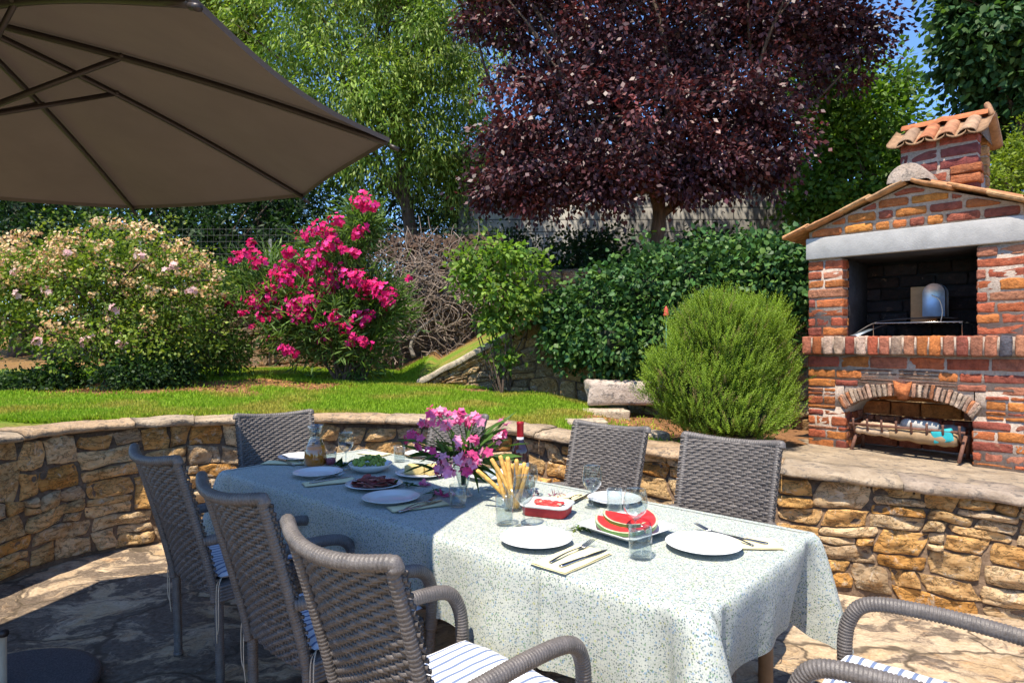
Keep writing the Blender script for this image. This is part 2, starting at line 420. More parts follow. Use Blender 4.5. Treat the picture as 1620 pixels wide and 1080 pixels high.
def _glass(name, col=(0.88, 0.91, 0.91)):
    """thin-walled glass: mostly clear, mirror-like towards grazing angles"""
    b = MatB(name); n = b.noise(3, 1)
    t = b.n.new("ShaderNodeBsdfTransparent"); b.l.new(b.mix(n, col, tuple(x*0.98 for x in col)), t.inputs[0])
    g = b.n.new("ShaderNodeBsdfGlossy"); g.inputs["Roughness"].default_value = 0.03; g.inputs[0].default_value = (0.95, 0.97, 1, 1)
    lw = b.n.new("ShaderNodeLayerWeight"); lw.inputs[0].default_value = 0.5
    f = b.math('ADD', b.math('MULTIPLY', b.math('POWER', lw.outputs[1], 3.0), 0.75), 0.05, True)
    mx = b.n.new("ShaderNodeMixShader"); b.l.new(f, mx.inputs[0]); b.l.new(t.outputs[0], mx.inputs[1]); b.l.new(g.outputs[0], mx.inputs[2]); b.l.new(mx.outputs[0], b.out.inputs[0])
    return b.m
M['glass'] = _glass("clear_glass")
M['darkglass'] = mat_plain("dark_green_bottle_glass", (0.018, 0.008, 0.012), 0.05, 0, 0.1, 5, 0.8)
M['napkin'] = mat_plain("pale_yellow_paper_napkin", (0.72, 0.66, 0.40), 0.85, 0, 0.04, 40, 0.2, 0.001, 300)
M['tint'] = mat_tinted("tinted_surface", 30, (0.85, 1.15), 0.6, 0.001, 60)
M['food'] = mat_tinted("moist_food", 60, (0.7, 1.3), 0.35, 0.003, 90, 0.5)
M['bread'] = mat_tinted("baked_breadstick", 70, (0.7, 1.2), 0.7, 0.002, 200)
def _melon():
    b = MatB("watermelon_flesh"); n = b.noise(60, 5)
    c = b.mix(1.0, b.attr(), b.ramp(n, [(0.3, 0.8), (0.7, 1.2)]), 'MULTIPLY')
    return b.set(c, 0.3, b.bump(n, 0.003), Subsurface_Weight=0.0)
M['melon'] = _melon()
M['juice_op'] = mat_plain("cloudy_orange_juice", (0.95, 0.27, 0.01), 0.3, 0, 0.06, 30)
M['pinkdrink'] = mat_plain("pink_drink", (0.55, 0.10, 0.16), 0.25, 0, 0.06, 30)
M['red'] = mat_plain("red_foil", (0.36, 0.012, 0.02), 0.35, 0.3, 0.1, 30)
def _clad():
    b = MatB("pale_tile_cladding")
    br = b.n.new("ShaderNodeTexBrick"); b.l.new(b.mapping((1, 1, 1), (math.radians(90), 0, 0)), br.inputs[0])
    br.inputs["Scale"].default_value = 1.0; br.inputs["Brick Width"].default_value = 0.7; br.inputs["Row Height"].default_value = 0.26
    br.inputs["Mortar Size"].default_value = 0.012
    br.inputs["Color1"].default_value = (0.42, 0.40, 0.36, 1); br.inputs["Color2"].default_value = (0.36, 0.345, 0.32, 1); br.inputs["Mortar"].default_value = (0.10, 0.10, 0.095, 1)
    st = b.noise(1.2, 6, 0.7, src=b.mapping((1.5, 1.5, 0.3)))
    c = b.mix(1.0, br.outputs[0], b.ramp(st, [(0.35, 0.45), (0.62, 1.1)]), 'MULTIPLY')
    return b.set(c, 0.8, b.bump(br.outputs[1], -0.01))
M['clad'] = _clad()

# ------------------------------------------------------------------ plan of the retaining wall (front face), patio and lawn
WALL = smooth_path([(-3.45, 0.2, 0), (-3.38, 1.8, 0), (-3.25, 3.1, 0), (-3.14, 3.80, 0), (-3.06, 4.10, 0), (-2.92, 4.42, 0), (-2.55, 4.72, 0), (-2.0, 4.98, 0), (-1.4, 5.14, 0),
                    (-0.75, 5.12, 0), (-0.1, 4.88, 0), (0.5, 4.55, 0), (1.1, 4.18, 0), (1.65, 3.86, 0), (2.2, 3.60, 0), (2.75, 3.36, 0), (3.5, 3.02, 0), (4.6, 2.5, 0)], 6)
WALL, WS = resample(WALL, 0.05)
def wz(x): return float(np.interp(x, [-3.2, -2.15, -0.83, 0.23, 1.06, 1.61, 2.7, 4.0], [0.92, 0.905, 0.875, 0.815, 0.765, 0.73, 0.675, 0.63]))
WT = np.gradient(WALL, axis=0); WT /= np.linalg.norm(WT, axis=1, keepdims=True)
WN = np.stack([WT[:, 1], -WT[:, 0], np.zeros(len(WT))], 1)     # points at the patio
WLEN = WS[-1]
def wall_at(s):
    p = np.array([np.interp(s, WS, WALL[:, k]) for k in range(2)]); n = np.array([np.interp(s, WS, WN[:, k]) for k in range(2)])
    return p, n/np.linalg.norm(n)
wall_poly = np.concatenate([WALL[:, :2], [[6, 1.5], [8, -8], [-4, -8]]])
def inside_patio(X, Y):
    X = np.asarray(X); Y = np.asarray(Y); c = np.zeros(X.shape, bool); p = wall_poly; j = len(p)-1
    for i in range(len(p)):
        xi, yi = p[i]; xj, yj = p[j]
        c ^= ((yi > Y) != (yj > Y)) & (X < (xj-xi)*(Y-yi)/(yj-yi+1e-12)+xi); j = i
    return c
def wallY(x): return float(np.interp(x, [-3.1, -2.9, -2.55, -2.0, -1.4, -0.75, -0.1, 0.5, 1.1, 1.65, 2.2, 2.75, 3.5, 4.6], [4.0, 4.42, 4.72, 4.98, 5.14, 5.12, 4.88, 4.55, 4.18, 3.86, 3.6, 3.36, 3.02, 2.5]))
RAMP = smooth_path([(-1.18, 8.0, 0), (-0.6, 7.85, 0), (-0.2, 7.72, 0), (0.35, 7.5, 0), (0.95, 7.25, 0), (1.6, 6.9, 0), (2.3, 6.5, 0), (3.2, 6.2, 0), (4.5, 6.0, 0)], 6)
def rampY(x): return float(np.interp(x, RAMP[:, 0], RAMP[:, 1]))
def rise(x): return float(np.interp(x, [-1.18, -0.20, 0.3, 1.0, 2.5], [0.0, 0.55, 0.85, 1.1, 1.3]))
def terrain(x, y):
    z = wz(x)-0.035
    if x < -3.1: z = 0.885
    sl = 0.04 if x < 0.4 else max(0.0, 0.04*(1-(x-0.4)/0.8))
    z += sl*max(0.0, min(y, 9.0)-wallY(x))
    if y > 7.9-0.0 and x <= -1.18:
        xe = x+(y-7.9)*0.32
        z += rise(xe)*min(1, (y-7.9)/0.8)
    elif x > -1.18 and y > rampY(x)+0.17:
        z += rise(x+(y-rampY(x))*0.2)
    if y > 11: z += min(1.2, (y-11)*0.12)
    z += 0.025*fn(x*1.3, y*1.3)+0.012*fn(x*4, y*4, 3)
    return z

# ground: patio floor reaching far out, flush sheets above it
V = []; Fc = []
xs = np.linspace(-60, 60, 7); ys = np.linspace(-30, 90, 7)
base = MB(); base.add([(x, y, 0) for x in xs for y in ys], grid_faces(7, 7)[:, ::-1].copy())
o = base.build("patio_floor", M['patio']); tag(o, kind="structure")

xs = np.concatenate([np.linspace(-70, -9, 14)[:-1], np.arange(-9, -4, 0.4), np.arange(-4, 5, 0.1), np.arange(5, 9, 0.4), np.linspace(9, 70, 14)])
ys = np.concatenate([np.linspace(-7, 0, 8)[:-1], np.arange(0, 2, 0.4), np.arange(2, 9, 0.1), np.arange(9, 14, 0.3), np.linspace(14, 90, 16)])
XX, YY = np.meshgrid(xs, ys, indexing='ij'); ins = inside_patio(XX, YY)
ins |= np.sqrt(((XX[..., None]-WALL[None, None, ::3, 0])**2+(YY[..., None]-WALL[None, None, ::3, 1])**2).min(-1)) < 0.17
TV = []; TC = []
soil_spots = [(-4.2, 6.8, 1.6, 0.75), (-2.9, 7.4, 1.1, 0.45), (-0.3, 7.5, 0.5, 0.15), (1.75, 5.6, 1.2, 1.1), (1.35, 4.4, 0.55, 0.25), (1.1, 6.0, .45, .5)]
def turf_amount(x, y):
    g = 1.0
    for sx, sy, rx, ry in soil_spots:
        d = math.hypot((x-sx)/rx, (y-sy)/ry)+0.35*fn(x*2.5, y*2.5, 7)
        g = min(g, max(0.0, min(1.0, (d-0.8)/0.35)))
    if x > 0.75: g = min(g, max(0.0, 1-(x-0.75)/0.4)+0.0)
    if x > -1.18 and y > rampY(x)+0.1 and x > 0.0: g = 0.1
    if y > 9.6: g *= 0.15
    return g
for i in range(len(xs)):
    for j in range(len(ys)):
        x, y = xs[i], ys[j]; z = -0.3 if ins[i, j] else terrain(x, y)
        TV.append((x, y, z)); t = turf_amount(x, y); TC.append((t, t, t))
o = mesh_obj("lawn_ground", np.array(TV), grid_faces(len(xs), len(ys))[:, ::-1].copy(), np.array(TC), M['terrain']); tag(o, kind="structure")

# ------------------------------------------------------------------ rubble stonework
STONE_COLS = [(0.80, 0.53, 0.25), (0.82, 0.60, 0.34), (0.84, 0.68, 0.45), (0.74, 0.43, 0.15), (0.86, 0.72, 0.52), (0.66, 0.55, 0.42), (0.80, 0.52, 0.22), (0.82, 0.62, 0.36), (0.80, 0.66, 0.47)]
def split_rects(x0, x1, z0, z1, rnd, amin, amax, out):
    w, h = x1-x0, z1-z0
    if w*h < rnd.uniform(amin, amax) and w < 0.55 and w/h < 4.2 and h/w < 1.25 or h < 0.07 and w < 0.3:
        out.append((x0, x1, z0, z1)); return
    if w > h*rnd.uniform(1.3, 2.6):
        c = x0+w*rnd.uniform(0.3, 0.7); split_rects(x0, c, z0, z1, rnd, amin, amax, out); split_rects(c, x1, z0, z1, rnd, amin, amax, out)
    else:
        c = z0+h*rnd.uniform(0.32, 0.68); split_rects(x0, x1, z0, c, rnd, amin, amax, out); split_rects(x0, x1, c, z1, rnd, amin, amax, out)
def rubble(mb, L, H, Fmap, seed, amin=0.012, amax=0.06, depth=0.05, gap=0.004, cols=STONE_COLS, warp=0.05, keep=None):
    rnd = random.Random(seed); rects = []
    zb = 0.0
    while zb < H-0.01:
        bh = min(rnd.uniform(0.22, 0.36), H-zb)
        if H-(zb+bh) < 0.16: bh = H-zb
        x = 0.0
        while x < L:
            w = min(rnd.uniform(0.28, 0.85), L-x)
            if L-(x+w) < 0.25: w = L-x
            split_rects(x, x+w, zb, zb+bh, rnd, amin, amax, rects); x += w
        zb += bh
    a = np.array([-1, -.95, -.85, -.6, -.3, 0, .3, .6, .85, .95, 1]); na = len(a)
    A, B = np.meshgrid(a, a, indexing='ij'); A = A.ravel(); B = B.ravel(); E = np.maximum(np.abs(A), np.abs(B))
    gf = grid_faces(na, na)
    for (x0, x1, z0, z1) in rects:
        cx, cz, hw, hh = (x0+x1)/2, (z0+z1)/2, (x1-x0)/2-gap/2, (z1-z0)/2-gap/2
        if keep and not keep(cx, cz): continue
        q = rnd.uniform(0.04, 0.42)
        a2 = A*np.sqrt(1-q*B*B/2); b2 = B*np.sqrt(1-q*A*A/2)
        fac = 1/math.sqrt(1-q/2)*1.0 if q > .4 else 1.0
        ta, tb, sd = rnd.uniform(-.016, .016), rnd.uniform(-.012, .012), rnd.uniform(0, 99)
        dd = depth*rnd.uniform(0.5, 1.15); c0 = np.array(rnd.choice(cols))*rnd.uniform(0.82, 1.18)*np.array((1.06, 0.95, 0.80))
        sk = rnd.uniform(-.30, .30); tp_ = rnd.uniform(-.15, .15)
        pln = [(dd*rnd.uniform(.75, 1.25), rnd.uniform(-.55, .55), rnd.uniform(-.55, .55)) for _ in range(6)]
        pts = []
        for k in range(len(A)):
            s = cx+(a2[k]+sk*b2[k]*min(1, hh/hw))*hw; z = cz+b2[k]*hh*(1+tp_*a2[k]-abs(tp_)*.2)
            wob = 0.013*fn(s*11, z*11, sd)+0.006*fn(s*30, z*30, sd)
            s2 = s+warp*fn(s*1.9, z*1.9, 5.1)+warp*.35*fn(s*6, z*6, 8.8)+wob; z2 = z+warp*fn(s*1.7, z*2.1, 11.7)+warp*.3*fn(s*5, z*6, 2.2)+wob
            e = E[k]
            h = max(0.006, min(c_+gx_*(s-cx)+gz_*(z-cz) for c_, gx_, gz_ in pln))*(1-e**12)+(0.022*fn(s*8, z*11, sd)+0.012*fn(s*24, z*30, sd+3))*(1-e**8)
            if e > .99: h = -0.045
            pts.append(Fmap(s2, z2, h))
        mb.add(pts, gf, c0)

# main retaining wall
def wall_map(s, z, d):
    s = min(max(s, 0.0), WLEN-1e-6); p, n = wall_at(s)
    top = wz(p[0])-0.05; zz = z/0.86*top
    return (p[0]+n[0]*(d-0.045), p[1]+n[1]*(d-0.045), min(max(zz, -0.02), top+0.012))
w = thing("retaining_wall", "curved low retaining wall of rough golden limestone rubble round the patio", "stone wall", (-0.75, 5.12, 0))
loc = np.array((-0.75, 5.12, 0))
mb = MB(); rubble(mb, WLEN, 0.86, wall_map, 3, 0.014, 0.085, 0.045, warp=0.07)
o = mb.build("stonework", M['stone'], w, False)
o.location = -loc
# the wall's mortar body
mb = MB(); n = len(WALL); pv = []
for i in range(n):
    p, nn = WALL[i, :2], WN[i, :2]; top = wz(p[0])-0.04
    for d, z in ((-0.050, -0.05), (-0.050, top), (-0.30, top), (-0.30, -0.05)): pv.append((p[0]+nn[0]*d, p[1]+nn[1]*d, z))
fc = [(i*4+a, i*4+b, i*4+4+b, i*4+4+a) for i in range(n-1) for a, b in ((0, 1), (1, 2), (2, 3))]
mb.add(pv, fc); o = mb.build("mortar", M['mortar'], w, False); o.location = -loc
# coping slabs
mb = MB(); s = 0.0; rc = random.Random(12)
while s < WLEN-0.05:
    ln = min(rc.uniform(0.35, 0.8), WLEN-s); m = max(3, int(ln/0.05)); rows = []
    c0 = np.array(rc.choice([(0.46, 0.38, 0.28), (0.52, 0.42, 0.30), (0.42, 0.35, 0.28), (0.50, 0.37, 0.24)]))
    dz = rc.uniform(-0.006, 0.006)
    prof = [(-0.37, -0.05), (-0.37, 0.0), (-0.24, 0.008), (-0.12, 0.012), (-0.02, 0.008), (0.022, 0.0), (0.032, -0.010), (0.034, -0.028), (0.022, -0.043), (-0.04, -0.05)]
    for k in range(m+1):
        ss = s+0.002+(ln-0.004)*k/m; p, nn = wall_at(ss); top = wz(p[0])
        e = 1.0 if 0 < k < m else 0.6
        for (d, z) in prof:
            jd = 0.026*fn(ss*5, z*30+d*9, 4)+0.016*fn(ss*17, z*60+d*20, 1); jz = 0.014*fn(ss*6, d*14, 9)+0.009*fn(ss*22, d*30, 5)
            dd = d+(jd if d > -0.2 else 0); zz = z*(e if z > 0 else 1)+jz*(1 if z > -.03 else .5)
            rows.append((p[0]+nn[0]*dd, p[1]+nn[1]*dd, top+dz+zz))
    fc = grid_faces(m+1, len(prof)).tolist(); np_ = len(prof)
    fc.append(list(range(np_))); fc.append([m*np_+q for q in range(np_)][::-1])
    mb.add(rows, fc, c0); s += ln
o = mb.build("coping", M['cap'], w); o.location = -loc

# terrace paving in front of the barbecue
mb = MB(); rc = random.Random(5)
nx, ny = 60, 30; pts = []
for i in range(nx+1):
    x = 1.45+3.2*i/nx
    for j in range(ny+1):
        t = j/ny; y0 = wallY(x)+0.18; y1 = min(5.6, 5.25+0.0*x) if x < 2.2 else 5.25
        if x < 2.35: y1 = y0+max(0.05, (x-1.35)*1.25)
        y = y0+(y1-y0)*t
        pts.append((x, y, wz(x)+0.004+0.010*fn(x*3, y*3, 2)+0.004*fn(x*11, y*11, 2)))
mb.add(pts, grid_faces(nx+1, ny+1)[:, ::-1].copy(), (0.44, 0.36, 0.26))
o = mb.build("terrace_paving", M['cap']); tag(o, kind="structure")

# sloping side wall with its slanted coping, carrying the ivy
rw = thing("sloping_garden_wall", "sloping stone wall rising from the lawn with a slanted coping slab, under the ivy", "stone wall", tuple(RAMP[0]))
rl = RAMP[0].copy(); RR, RS = resample(RAMP, 0.05); RT = np.gradient(RR, axis=0); RT /= np.linalg.norm(RT, axis=1, keepdims=True)
def ramp_map(s, z, d):
    s = min(max(s, 0.0), RS[-1]); p = np.array([np.interp(s, RS, RR[:, k]) for k in range(2)]); t = np.array([np.interp(s, RS, RT[:, k]) for k in range(2)])
    b = terrain(p[0], p[1]-0.15)-0.05; H = rise(p[0])+0.06
    return (p[0]+t[1]*(d-0.03), p[1]-t[0]*(d-0.03), b+z*H/1.0 if H < 1 else b+z*H)
mb = MB(); rubble(mb, RS[-1], 1.0, lambda s, z, d: ramp_map(s, z, d), 21, 0.03, 0.11, 0.06, cols=[(0.50, 0.38, 0.22), (0.56, 0.45, 0.28), (0.44, 0.32, 0.18), (0.40, 0.35, 0.27)])
o = mb.build("stonework", M['stone'], rw, False); o.location = -rl
mb = MB(); pv = []; cp = []
for i in range(len(RR)):
    p = RR[i]; t = RT[i]; b = terrain(p[0], p[1]-0.15)-0.05; H = rise(p[0])+0.05
    for d, z in ((-0.05, b-.1), (-0.05, b+H-.02), (-0.28, b+H-.02), (-0.28, b-.1)): pv.append((p[0]+t[1]*d, p[1]-t[0]*d, z))
    for d, z in ((-0.30, -0.04), (-0.30, 0.03), (-0.1, 0.045), (0.03, 0.035), (0.055, 0.0), (0.04, -0.045)):
        j = 0.012*fn(i*.3, d*9, 3); cp.append((p[0]+t[1]*(d+j), p[1]-t[0]*(d+j), b+H+0.03+z+j))
mb.add(pv, [(i*4+a, i*4+b, i*4+4+b, i*4+4+a) for i in range(len(RR)-1) for a, b in ((0, 1), (1, 2), (2, 3))])
o = mb.build("mortar", M['mortar'], rw, False); o.location = -rl
mb = MB(); k = 30; mb.add(cp[:k*6], grid_faces(k, 6), (0.50, 0.44, 0.34)); o = mb.build("coping", M['cap'], rw); o.location = -rl

# old grey boundary wall behind the lawn, stones coloured darker for its shade
bx0, bx1, bY = -6.6, 2.2, 10.35
bw = thing("boundary_wall", "shaded old grey stone wall along the back of the lawn", "stone wall", (-2, bY, 1.0))
mb = MB(); rubble(mb, bx1-bx0, 1.45, lambda s, z, d: (bx0+s, bY-d-0.05*math.sin(s), 0.85+z+0.05*s), 33, 0.03, 0.12, 0.04, cols=[(0.26, 0.21, 0.15), (0.32, 0.26, 0.19), (0.22, 0.18, 0.14), (0.30, 0.24, 0.16)])
o = mb.build("stonework", M['stone'], bw); o.location = (2, -bY, -1)
mb = MB(); mb.add([(bx0, bY+.03, .5), (bx1, bY+.03, .5), (bx1, bY+.03, 2.75), (bx0, bY+.03, 2.3), (bx0, bY+.3, .5), (bx1, bY+.3, .5), (bx1, bY+.3, 2.75), (bx0, bY+.3, 2.3)], [(0, 1, 2, 3), (3, 2, 6, 7), (0, 4, 7, 3), (1, 5, 6, 2)])
o = mb.build("mortar", M['mortar'], bw, False); o.location = (2, -bY, -1)

# stone bench block and step stones beside the rosemary
def rock(c, h, rz, name, label, cat, group=None, col=(0.5, 0.42, 0.33), jit=0.01, mat='cap', seed=1):
    V, Fq = rbox(h, min(h)*0.28, fine=True)
    V = np.array([v*(1+0.14*fn(v[0]*5+seed, v[1]*5, v[2]*5)+0.08*fn(v[0]*18+seed, v[1]*18, v[2]*18)) for v in V])
    V = V@rotz(rz).T
    mb = MB(); mb.add(V, Fq, col); o = mb.build(name, M[mat]); o.location = c; tag(o, label, cat, group); return o
c = (P(990, 622, 6.45)+np.array((0.03, 0.12, 0)))
rock(tuple(c), (0.40, 0.15, 0.12), -0.05, "stone_bench", "long pale stone block lying on the soil beside the rosemary bush", "stone block", col=(0.60, 0.52, 0.46), seed=4)
for k, (px, py, hx, hy, lb) in enumerate([(950, 646, .26, .13, "flat pale step stone in the grass just below the long stone block"), (928, 664, .17, .12, "flat step stone at the grass edge, nearest the left end of the wall top"),
                                         (1014, 672, .20, .12, "flat step stone in the red soil above the woven chair back")]):
    z = 0.83; p = onz(px, py, z); rock((p[0], p[1], terrain(p[0], p[1])+0.0), (hx, hy, 0.05), 0.1*k, "step_stone", lb, "step stone", "step stones beside the rosemary", (0.58, 0.50, 0.38), seed=9+k)

# ------------------------------------------------------------------ the brick barbecue
BO = np.array((2.34, 5.01, 0.0)); BS = np.array((0.696, -0.718, 0)); BN = np.array((-0.718, -0.696, 0)); BZ0 = 0.685
BR = np.array([BS, BN, (0, 0, 1.0)])
def bb(s, d, z): return BO+BS*s+BN*d+np.array((0, 0, z))
def bbv(V): return BO+np.asarray(V)@BR     # columns: s, d, z
BA = math.atan2(BS[1], BS[0])
bbq = thing("brick_barbecue", "tall old red brick garden barbecue with tiled gable roof and chimney on the terrace", "barbecue", tuple(bb(0.67, 0, BZ0)))
BL = np.array(bbq.location)
def bbuild(mb, name, mat, parent=bbq, smooth=True, label=None):
    o = mb.build(name, mat, parent, smooth)
    if parent is bbq: o.location = -BL
    if label: o["label"] = label
    return o
BRICKS = [(0.42, 0.115, 0.045), (0.46, 0.14, 0.05), (0.34, 0.085, 0.045), (0.50, 0.17, 0.05), (0.42, 0.17, 0.10), (0.28, 0.075, 0.05), (0.46, 0.20, 0.11), (0.52, 0.19, 0.05), (0.40, 0.105, 0.05), (0.36, 0.13, 0.08)]
rb = random.Random(40); NB = np.random.RandomState(4)
def brick(mb, s0, s1, z0, z1, d0, d1, col=None, ang=0.0, piv=None, jit=0.0016, r=0.008):
    h = ((s1-s0)/2, (d1-d0)/2, (z1-z0)/2); V, Fq = rbox(h, r, jit, NB, fine=True)
    sd = rb.uniform(0, 50)
    V = np.array([v+np.array((0.5, 0.6, 0.5))*(0.009*fn(v[0]*13+sd, v[1]*13, v[2]*13+sd)+0.005*fn(v[0]*45+sd, v[1]*45, v[2]*45)) for v in V])
    t = rb.uniform(-0.02, 0.02); ct, st = math.cos(ang+t), math.sin(ang+t)
    if piv is None: V = np.stack([V[:, 0]*ct-V[:, 2]*st, V[:, 1], V[:, 0]*st+V[:, 2]*ct], 1)+np.array(((s0+s1)/2, (d0+d1)/2, (z0+z1)/2))
    c = np.array(col if col is not None else rb.choice(BRICKS))*rb.uniform(0.75, 1.2)
    mb.add(bbv(V), Fq, c)
def course(mb, s0, s1, z0, z1, d1, rowh, depth=0.1, lens=(0.11, 0.22), offs=True, thin=0.0, skip=None, gap=0.011):
    z = z0; k = 0
    while z < z1-0.02:
        rh = rowh*rb.uniform(0.92, 1.08)
        if thin and rb.random() < thin: rh = 0.032
        if z+rh > z1-0.025: rh = z1-z-gap/2
        s = s0; first = True
        while s < s1-0.02:
            ln = rb.choice(lens)*rb.uniform(0.9, 1.1)
            if first and k % 2 and offs: ln *= 0.55
            if s1-s-ln < 0.05: ln = s1-s
            if not skip or not skip(s+ln/2, z+rh/2, ln/2, rh/2):
                pr = rb.uniform(-0.004, 0.006)
                brick(mb, s+gap/2*(0 if first else 1), s+ln-gap/2*(1 if s+ln < s1-.01 else 0), z, z+rh-gap, d1-depth, d1+pr, r=0.009 if rh > .04 else .006)
            s += ln; first = False
        z += rh; k += 1
def bbox(mb, s0, s1, d0, d1, z0, z1, col=(1, 1, 1)):
    V, Fq = box(((s0+s1)/2, (d0+d1)/2, (z0+z1)/2), ((s1-s0)/2, (d1-d0)/2, (z1-z0)/2)); mb.add(bbv(V), Fq, col)
DB = -0.62     # depth of the whole body
# pillars beside the cooking opening
for nm, s0, s1, lab in (("pillar", 0.0, 0.254, "left brick pillar of the opening"), ("pillar", 1.089, 1.34, "right brick pillar of the opening")):
    mb = MB(); course(mb, s0, s1, 1.545, 2.14, 0.0, 0.074, 0.11)
    # the reveal and outer side, bricks seen end-on
    z = 1.545; k = 0
    while z < 2.12:
        for q in range(3):
            for (a, b_) in (((s1-0.06, s1) if s0 == 0 else (s0, s0+0.06)), ((s0, s0+.06) if s0 == 0 else (s1-.06, s1))):
                brick(mb, a+rb.uniform(-.002, .002), b_+rb.uniform(-.002, .003), z, z+0.063, -0.12-0.165*(q+1)+0.01, -0.12-0.165*q, np.array(rb.choice(BRICKS))*0.8)
        z += 0.074; k += 1
    p = bbuild(mb, nm, M['brick'], label=lab)
    mb = MB(); bbox(mb, s0+0.006, s1-0.006, DB+0.01, -0.004, 1.52, 2.16); bbuild(mb, "mortar", M['bmortar'], p, False).location = (0, 0, 0)
# ledge of upright bricks
mb = MB(); s = -0.03; n = 18
for k in range(n):
    w_ = (1.40/n)*1.0; col = rb.choice(BRICKS+[(0.5, 0.36, 0.28), (0.42, 0.30, 0.22)])
    if k == n-2: col = (0.10, 0.10, 0.12)
    brick(mb, s+0.006, s+w_-0.006, 1.402, 1.538, -0.2, 0.066+rb.uniform(-.004, .004), col, r=0.012); s += w_
led = bbuild(mb, "ledge", M['brick'], label="projecting course of upright bricks")
mb = MB(); bbox(mb, -0.02, 1.36, DB, 0.052, 1.408, 1.530); bbuild(mb, "mortar", M['bmortar'], led, False)
# lower part with the firewood arch
AC, AR0 = 0.67, 0.0
def arch_z(s):                      # underside of the arch
    x = (s-AC)/0.39; return 0.955+0.145*math.sqrt(max(0.0, 1-x*x*0.98)) if abs(x) <= 1 else 0
mb = MB()
course(mb, 0.0, 1.34, 1.305, 1.402, 0.0, 0.09, lens=(0.24, 0.22)); 
course(mb, 0.0, 1.34, 1.225, 1.30, 0.0, 0.075, lens=(0.24, 0.2, .12), skip=lambda s, z, a, b: 0.3 < s < 0.92)
z = 1.228
while z < 1.295:
    brick(mb, 0.31, 0.62, z, z+0.018, -0.1, -0.003, (0.20, 0.12, 0.09), r=.005); brick(mb, 0.63, 0.93, z, z+0.018, -0.1, -0.001, (0.22, 0.14, 0.10), r=.005); z += 0.024
def inarch(s, z, a, b):
    return abs(s-AC) < 0.50 and z+b < 1.25 and (abs(s-AC)-a < 0.385 and z-b < arch_z(min(max(s, AC-.385), AC+.385))+0.10) and z > 0.93 or (abs(s-AC)+0 < 0.39)
for (a, b_) in ((0.0, 0.275), (1.065, 1.34)):
    course(mb, a, b_, BZ0-0.01, 0.985, 0.0, 0.072, thin=0.22, skip=None)
for (a, b_) in ((0.0, 0.20), (1.14, 1.34)):
    course(mb, a, b_, 0.985, 1.225, 0.0, 0.066, thin=0.4)
for (a, b_) in ((0.20, 0.36), (0.98, 1.14)):
    course(mb, a, b_, 1.165, 1.225, 0.0, 0.06, thin=0.0)
for z in (1.185, 1.206):
    brick(mb, 0.36, 0.66, z, z+0.016, -0.1, -0.003, (0.24, 0.14, 0.10), r=.005); brick(mb, 0.67, 0.98, z, z+0.016, -0.1, 0.0, (0.2, 0.12, 0.09), r=.005)
low = bbuild(mb, "base_brickwork", M['brick'])
mb = MB()
bbox(mb, 0.006, 0.268, DB, -0.004, BZ0-.03, 1.0); bbox(mb, 1.072, 1.334, DB, -0.004, BZ0-.03, 1.0)
bbox(mb, 0.006, 1.334, DB, -0.004, 1.175, 1.406); bbox(mb, 0.006, 0.26, DB, -0.006, 1.0, 1.175); bbox(mb, 1.08, 1.334, DB, -0.006, 1.0, 1.175)
N = 24; V = []
for k in range(N+1):
    s = 0.268+(1.072-0.268)*k/N; za = max(0.955, arch_z(s)+0.01)
    for d, z in ((-0.012, za), (-0.012, 1.178), (DB, za)): V.append(bb(s, d, z))
mb.add(V, [(i*3, i*3+1, i*3+4, i*3+3) for i in range(N)]+[(i*3, i*3+3, i*3+5, i*3+2) for i in range(N)])
bbuild(mb, "mortar", M['bmortar'], low, False)
# inside of the arch
mb = MB(); course(mb, 0.275, 1.065, BZ0, 1.17, -0.40, 0.12, 0.1, lens=(0.2, 0.26, 0.15))
for sgn, s_ in ((0, 0.262), (1, 1.066)):
    for zz in np.arange(BZ0, 0.93, 0.07):
        for q in range(3): brick(mb, s_, s_+0.014, zz, zz+0.06, -0.41+0.13*q, -0.29+0.13*q)
bbuild(mb, "firewood_recess", M['brick'])
mb = MB(); n = 30
for k in range(n):
    th = math.pi*(0.09+0.82*k/(n-1)); 
    if abs(th-math.pi/2) < 0.10: continue
    s = AC-0.405*math.cos(th); z = 0.945+0.165*math.sin(th); an = (math.pi/2-th)*0.42
    L_ = rb.uniform(0.085, 0.105); nx_, nz_ = -math.sin(-an)*0+math.sin(-an), math.cos(an)
    cs, cz = s-math.sin(an)*L_/2*1.0, z+math.cos(an)*L_/2
    brick(mb, cs-0.0115, cs+0.0115, cz-L_/2, cz+L_/2, -0.12, 0.010+rb.uniform(-.004, .006), rb.choice([(0.50, 0.33, 0.24), (0.46, 0.26, 0.17), (0.52, 0.40, 0.30), (0.5, 0.2, 0.09), (0.42, 0.28, 0.2)]), ang=an, r=0.005)
ar = bbuild(mb, "arch", M['brick'], label="low arch of thin terracotta pieces set on edge")
mb = MB(); key = [(-0.028, 1.088), (0.026, 1.088), (0.055, 1.215), (0.015, 1.197), (-0.015, 1.20), (-0.06, 1.218)]
V = [bb(AC+a-0.01, d, z) for d in (-0.08, 0.028) for a, z in key]; mb.add(V, [tuple(range(6, 12)), tuple(range(5, -1, -1))]+[(i, (i+1) % 6, 6+(i+1) % 6, 6+i) for i in range(6)], (0.52, 0.17, 0.06))
bbuild(mb, "keystone", M['brick'], ar, False)
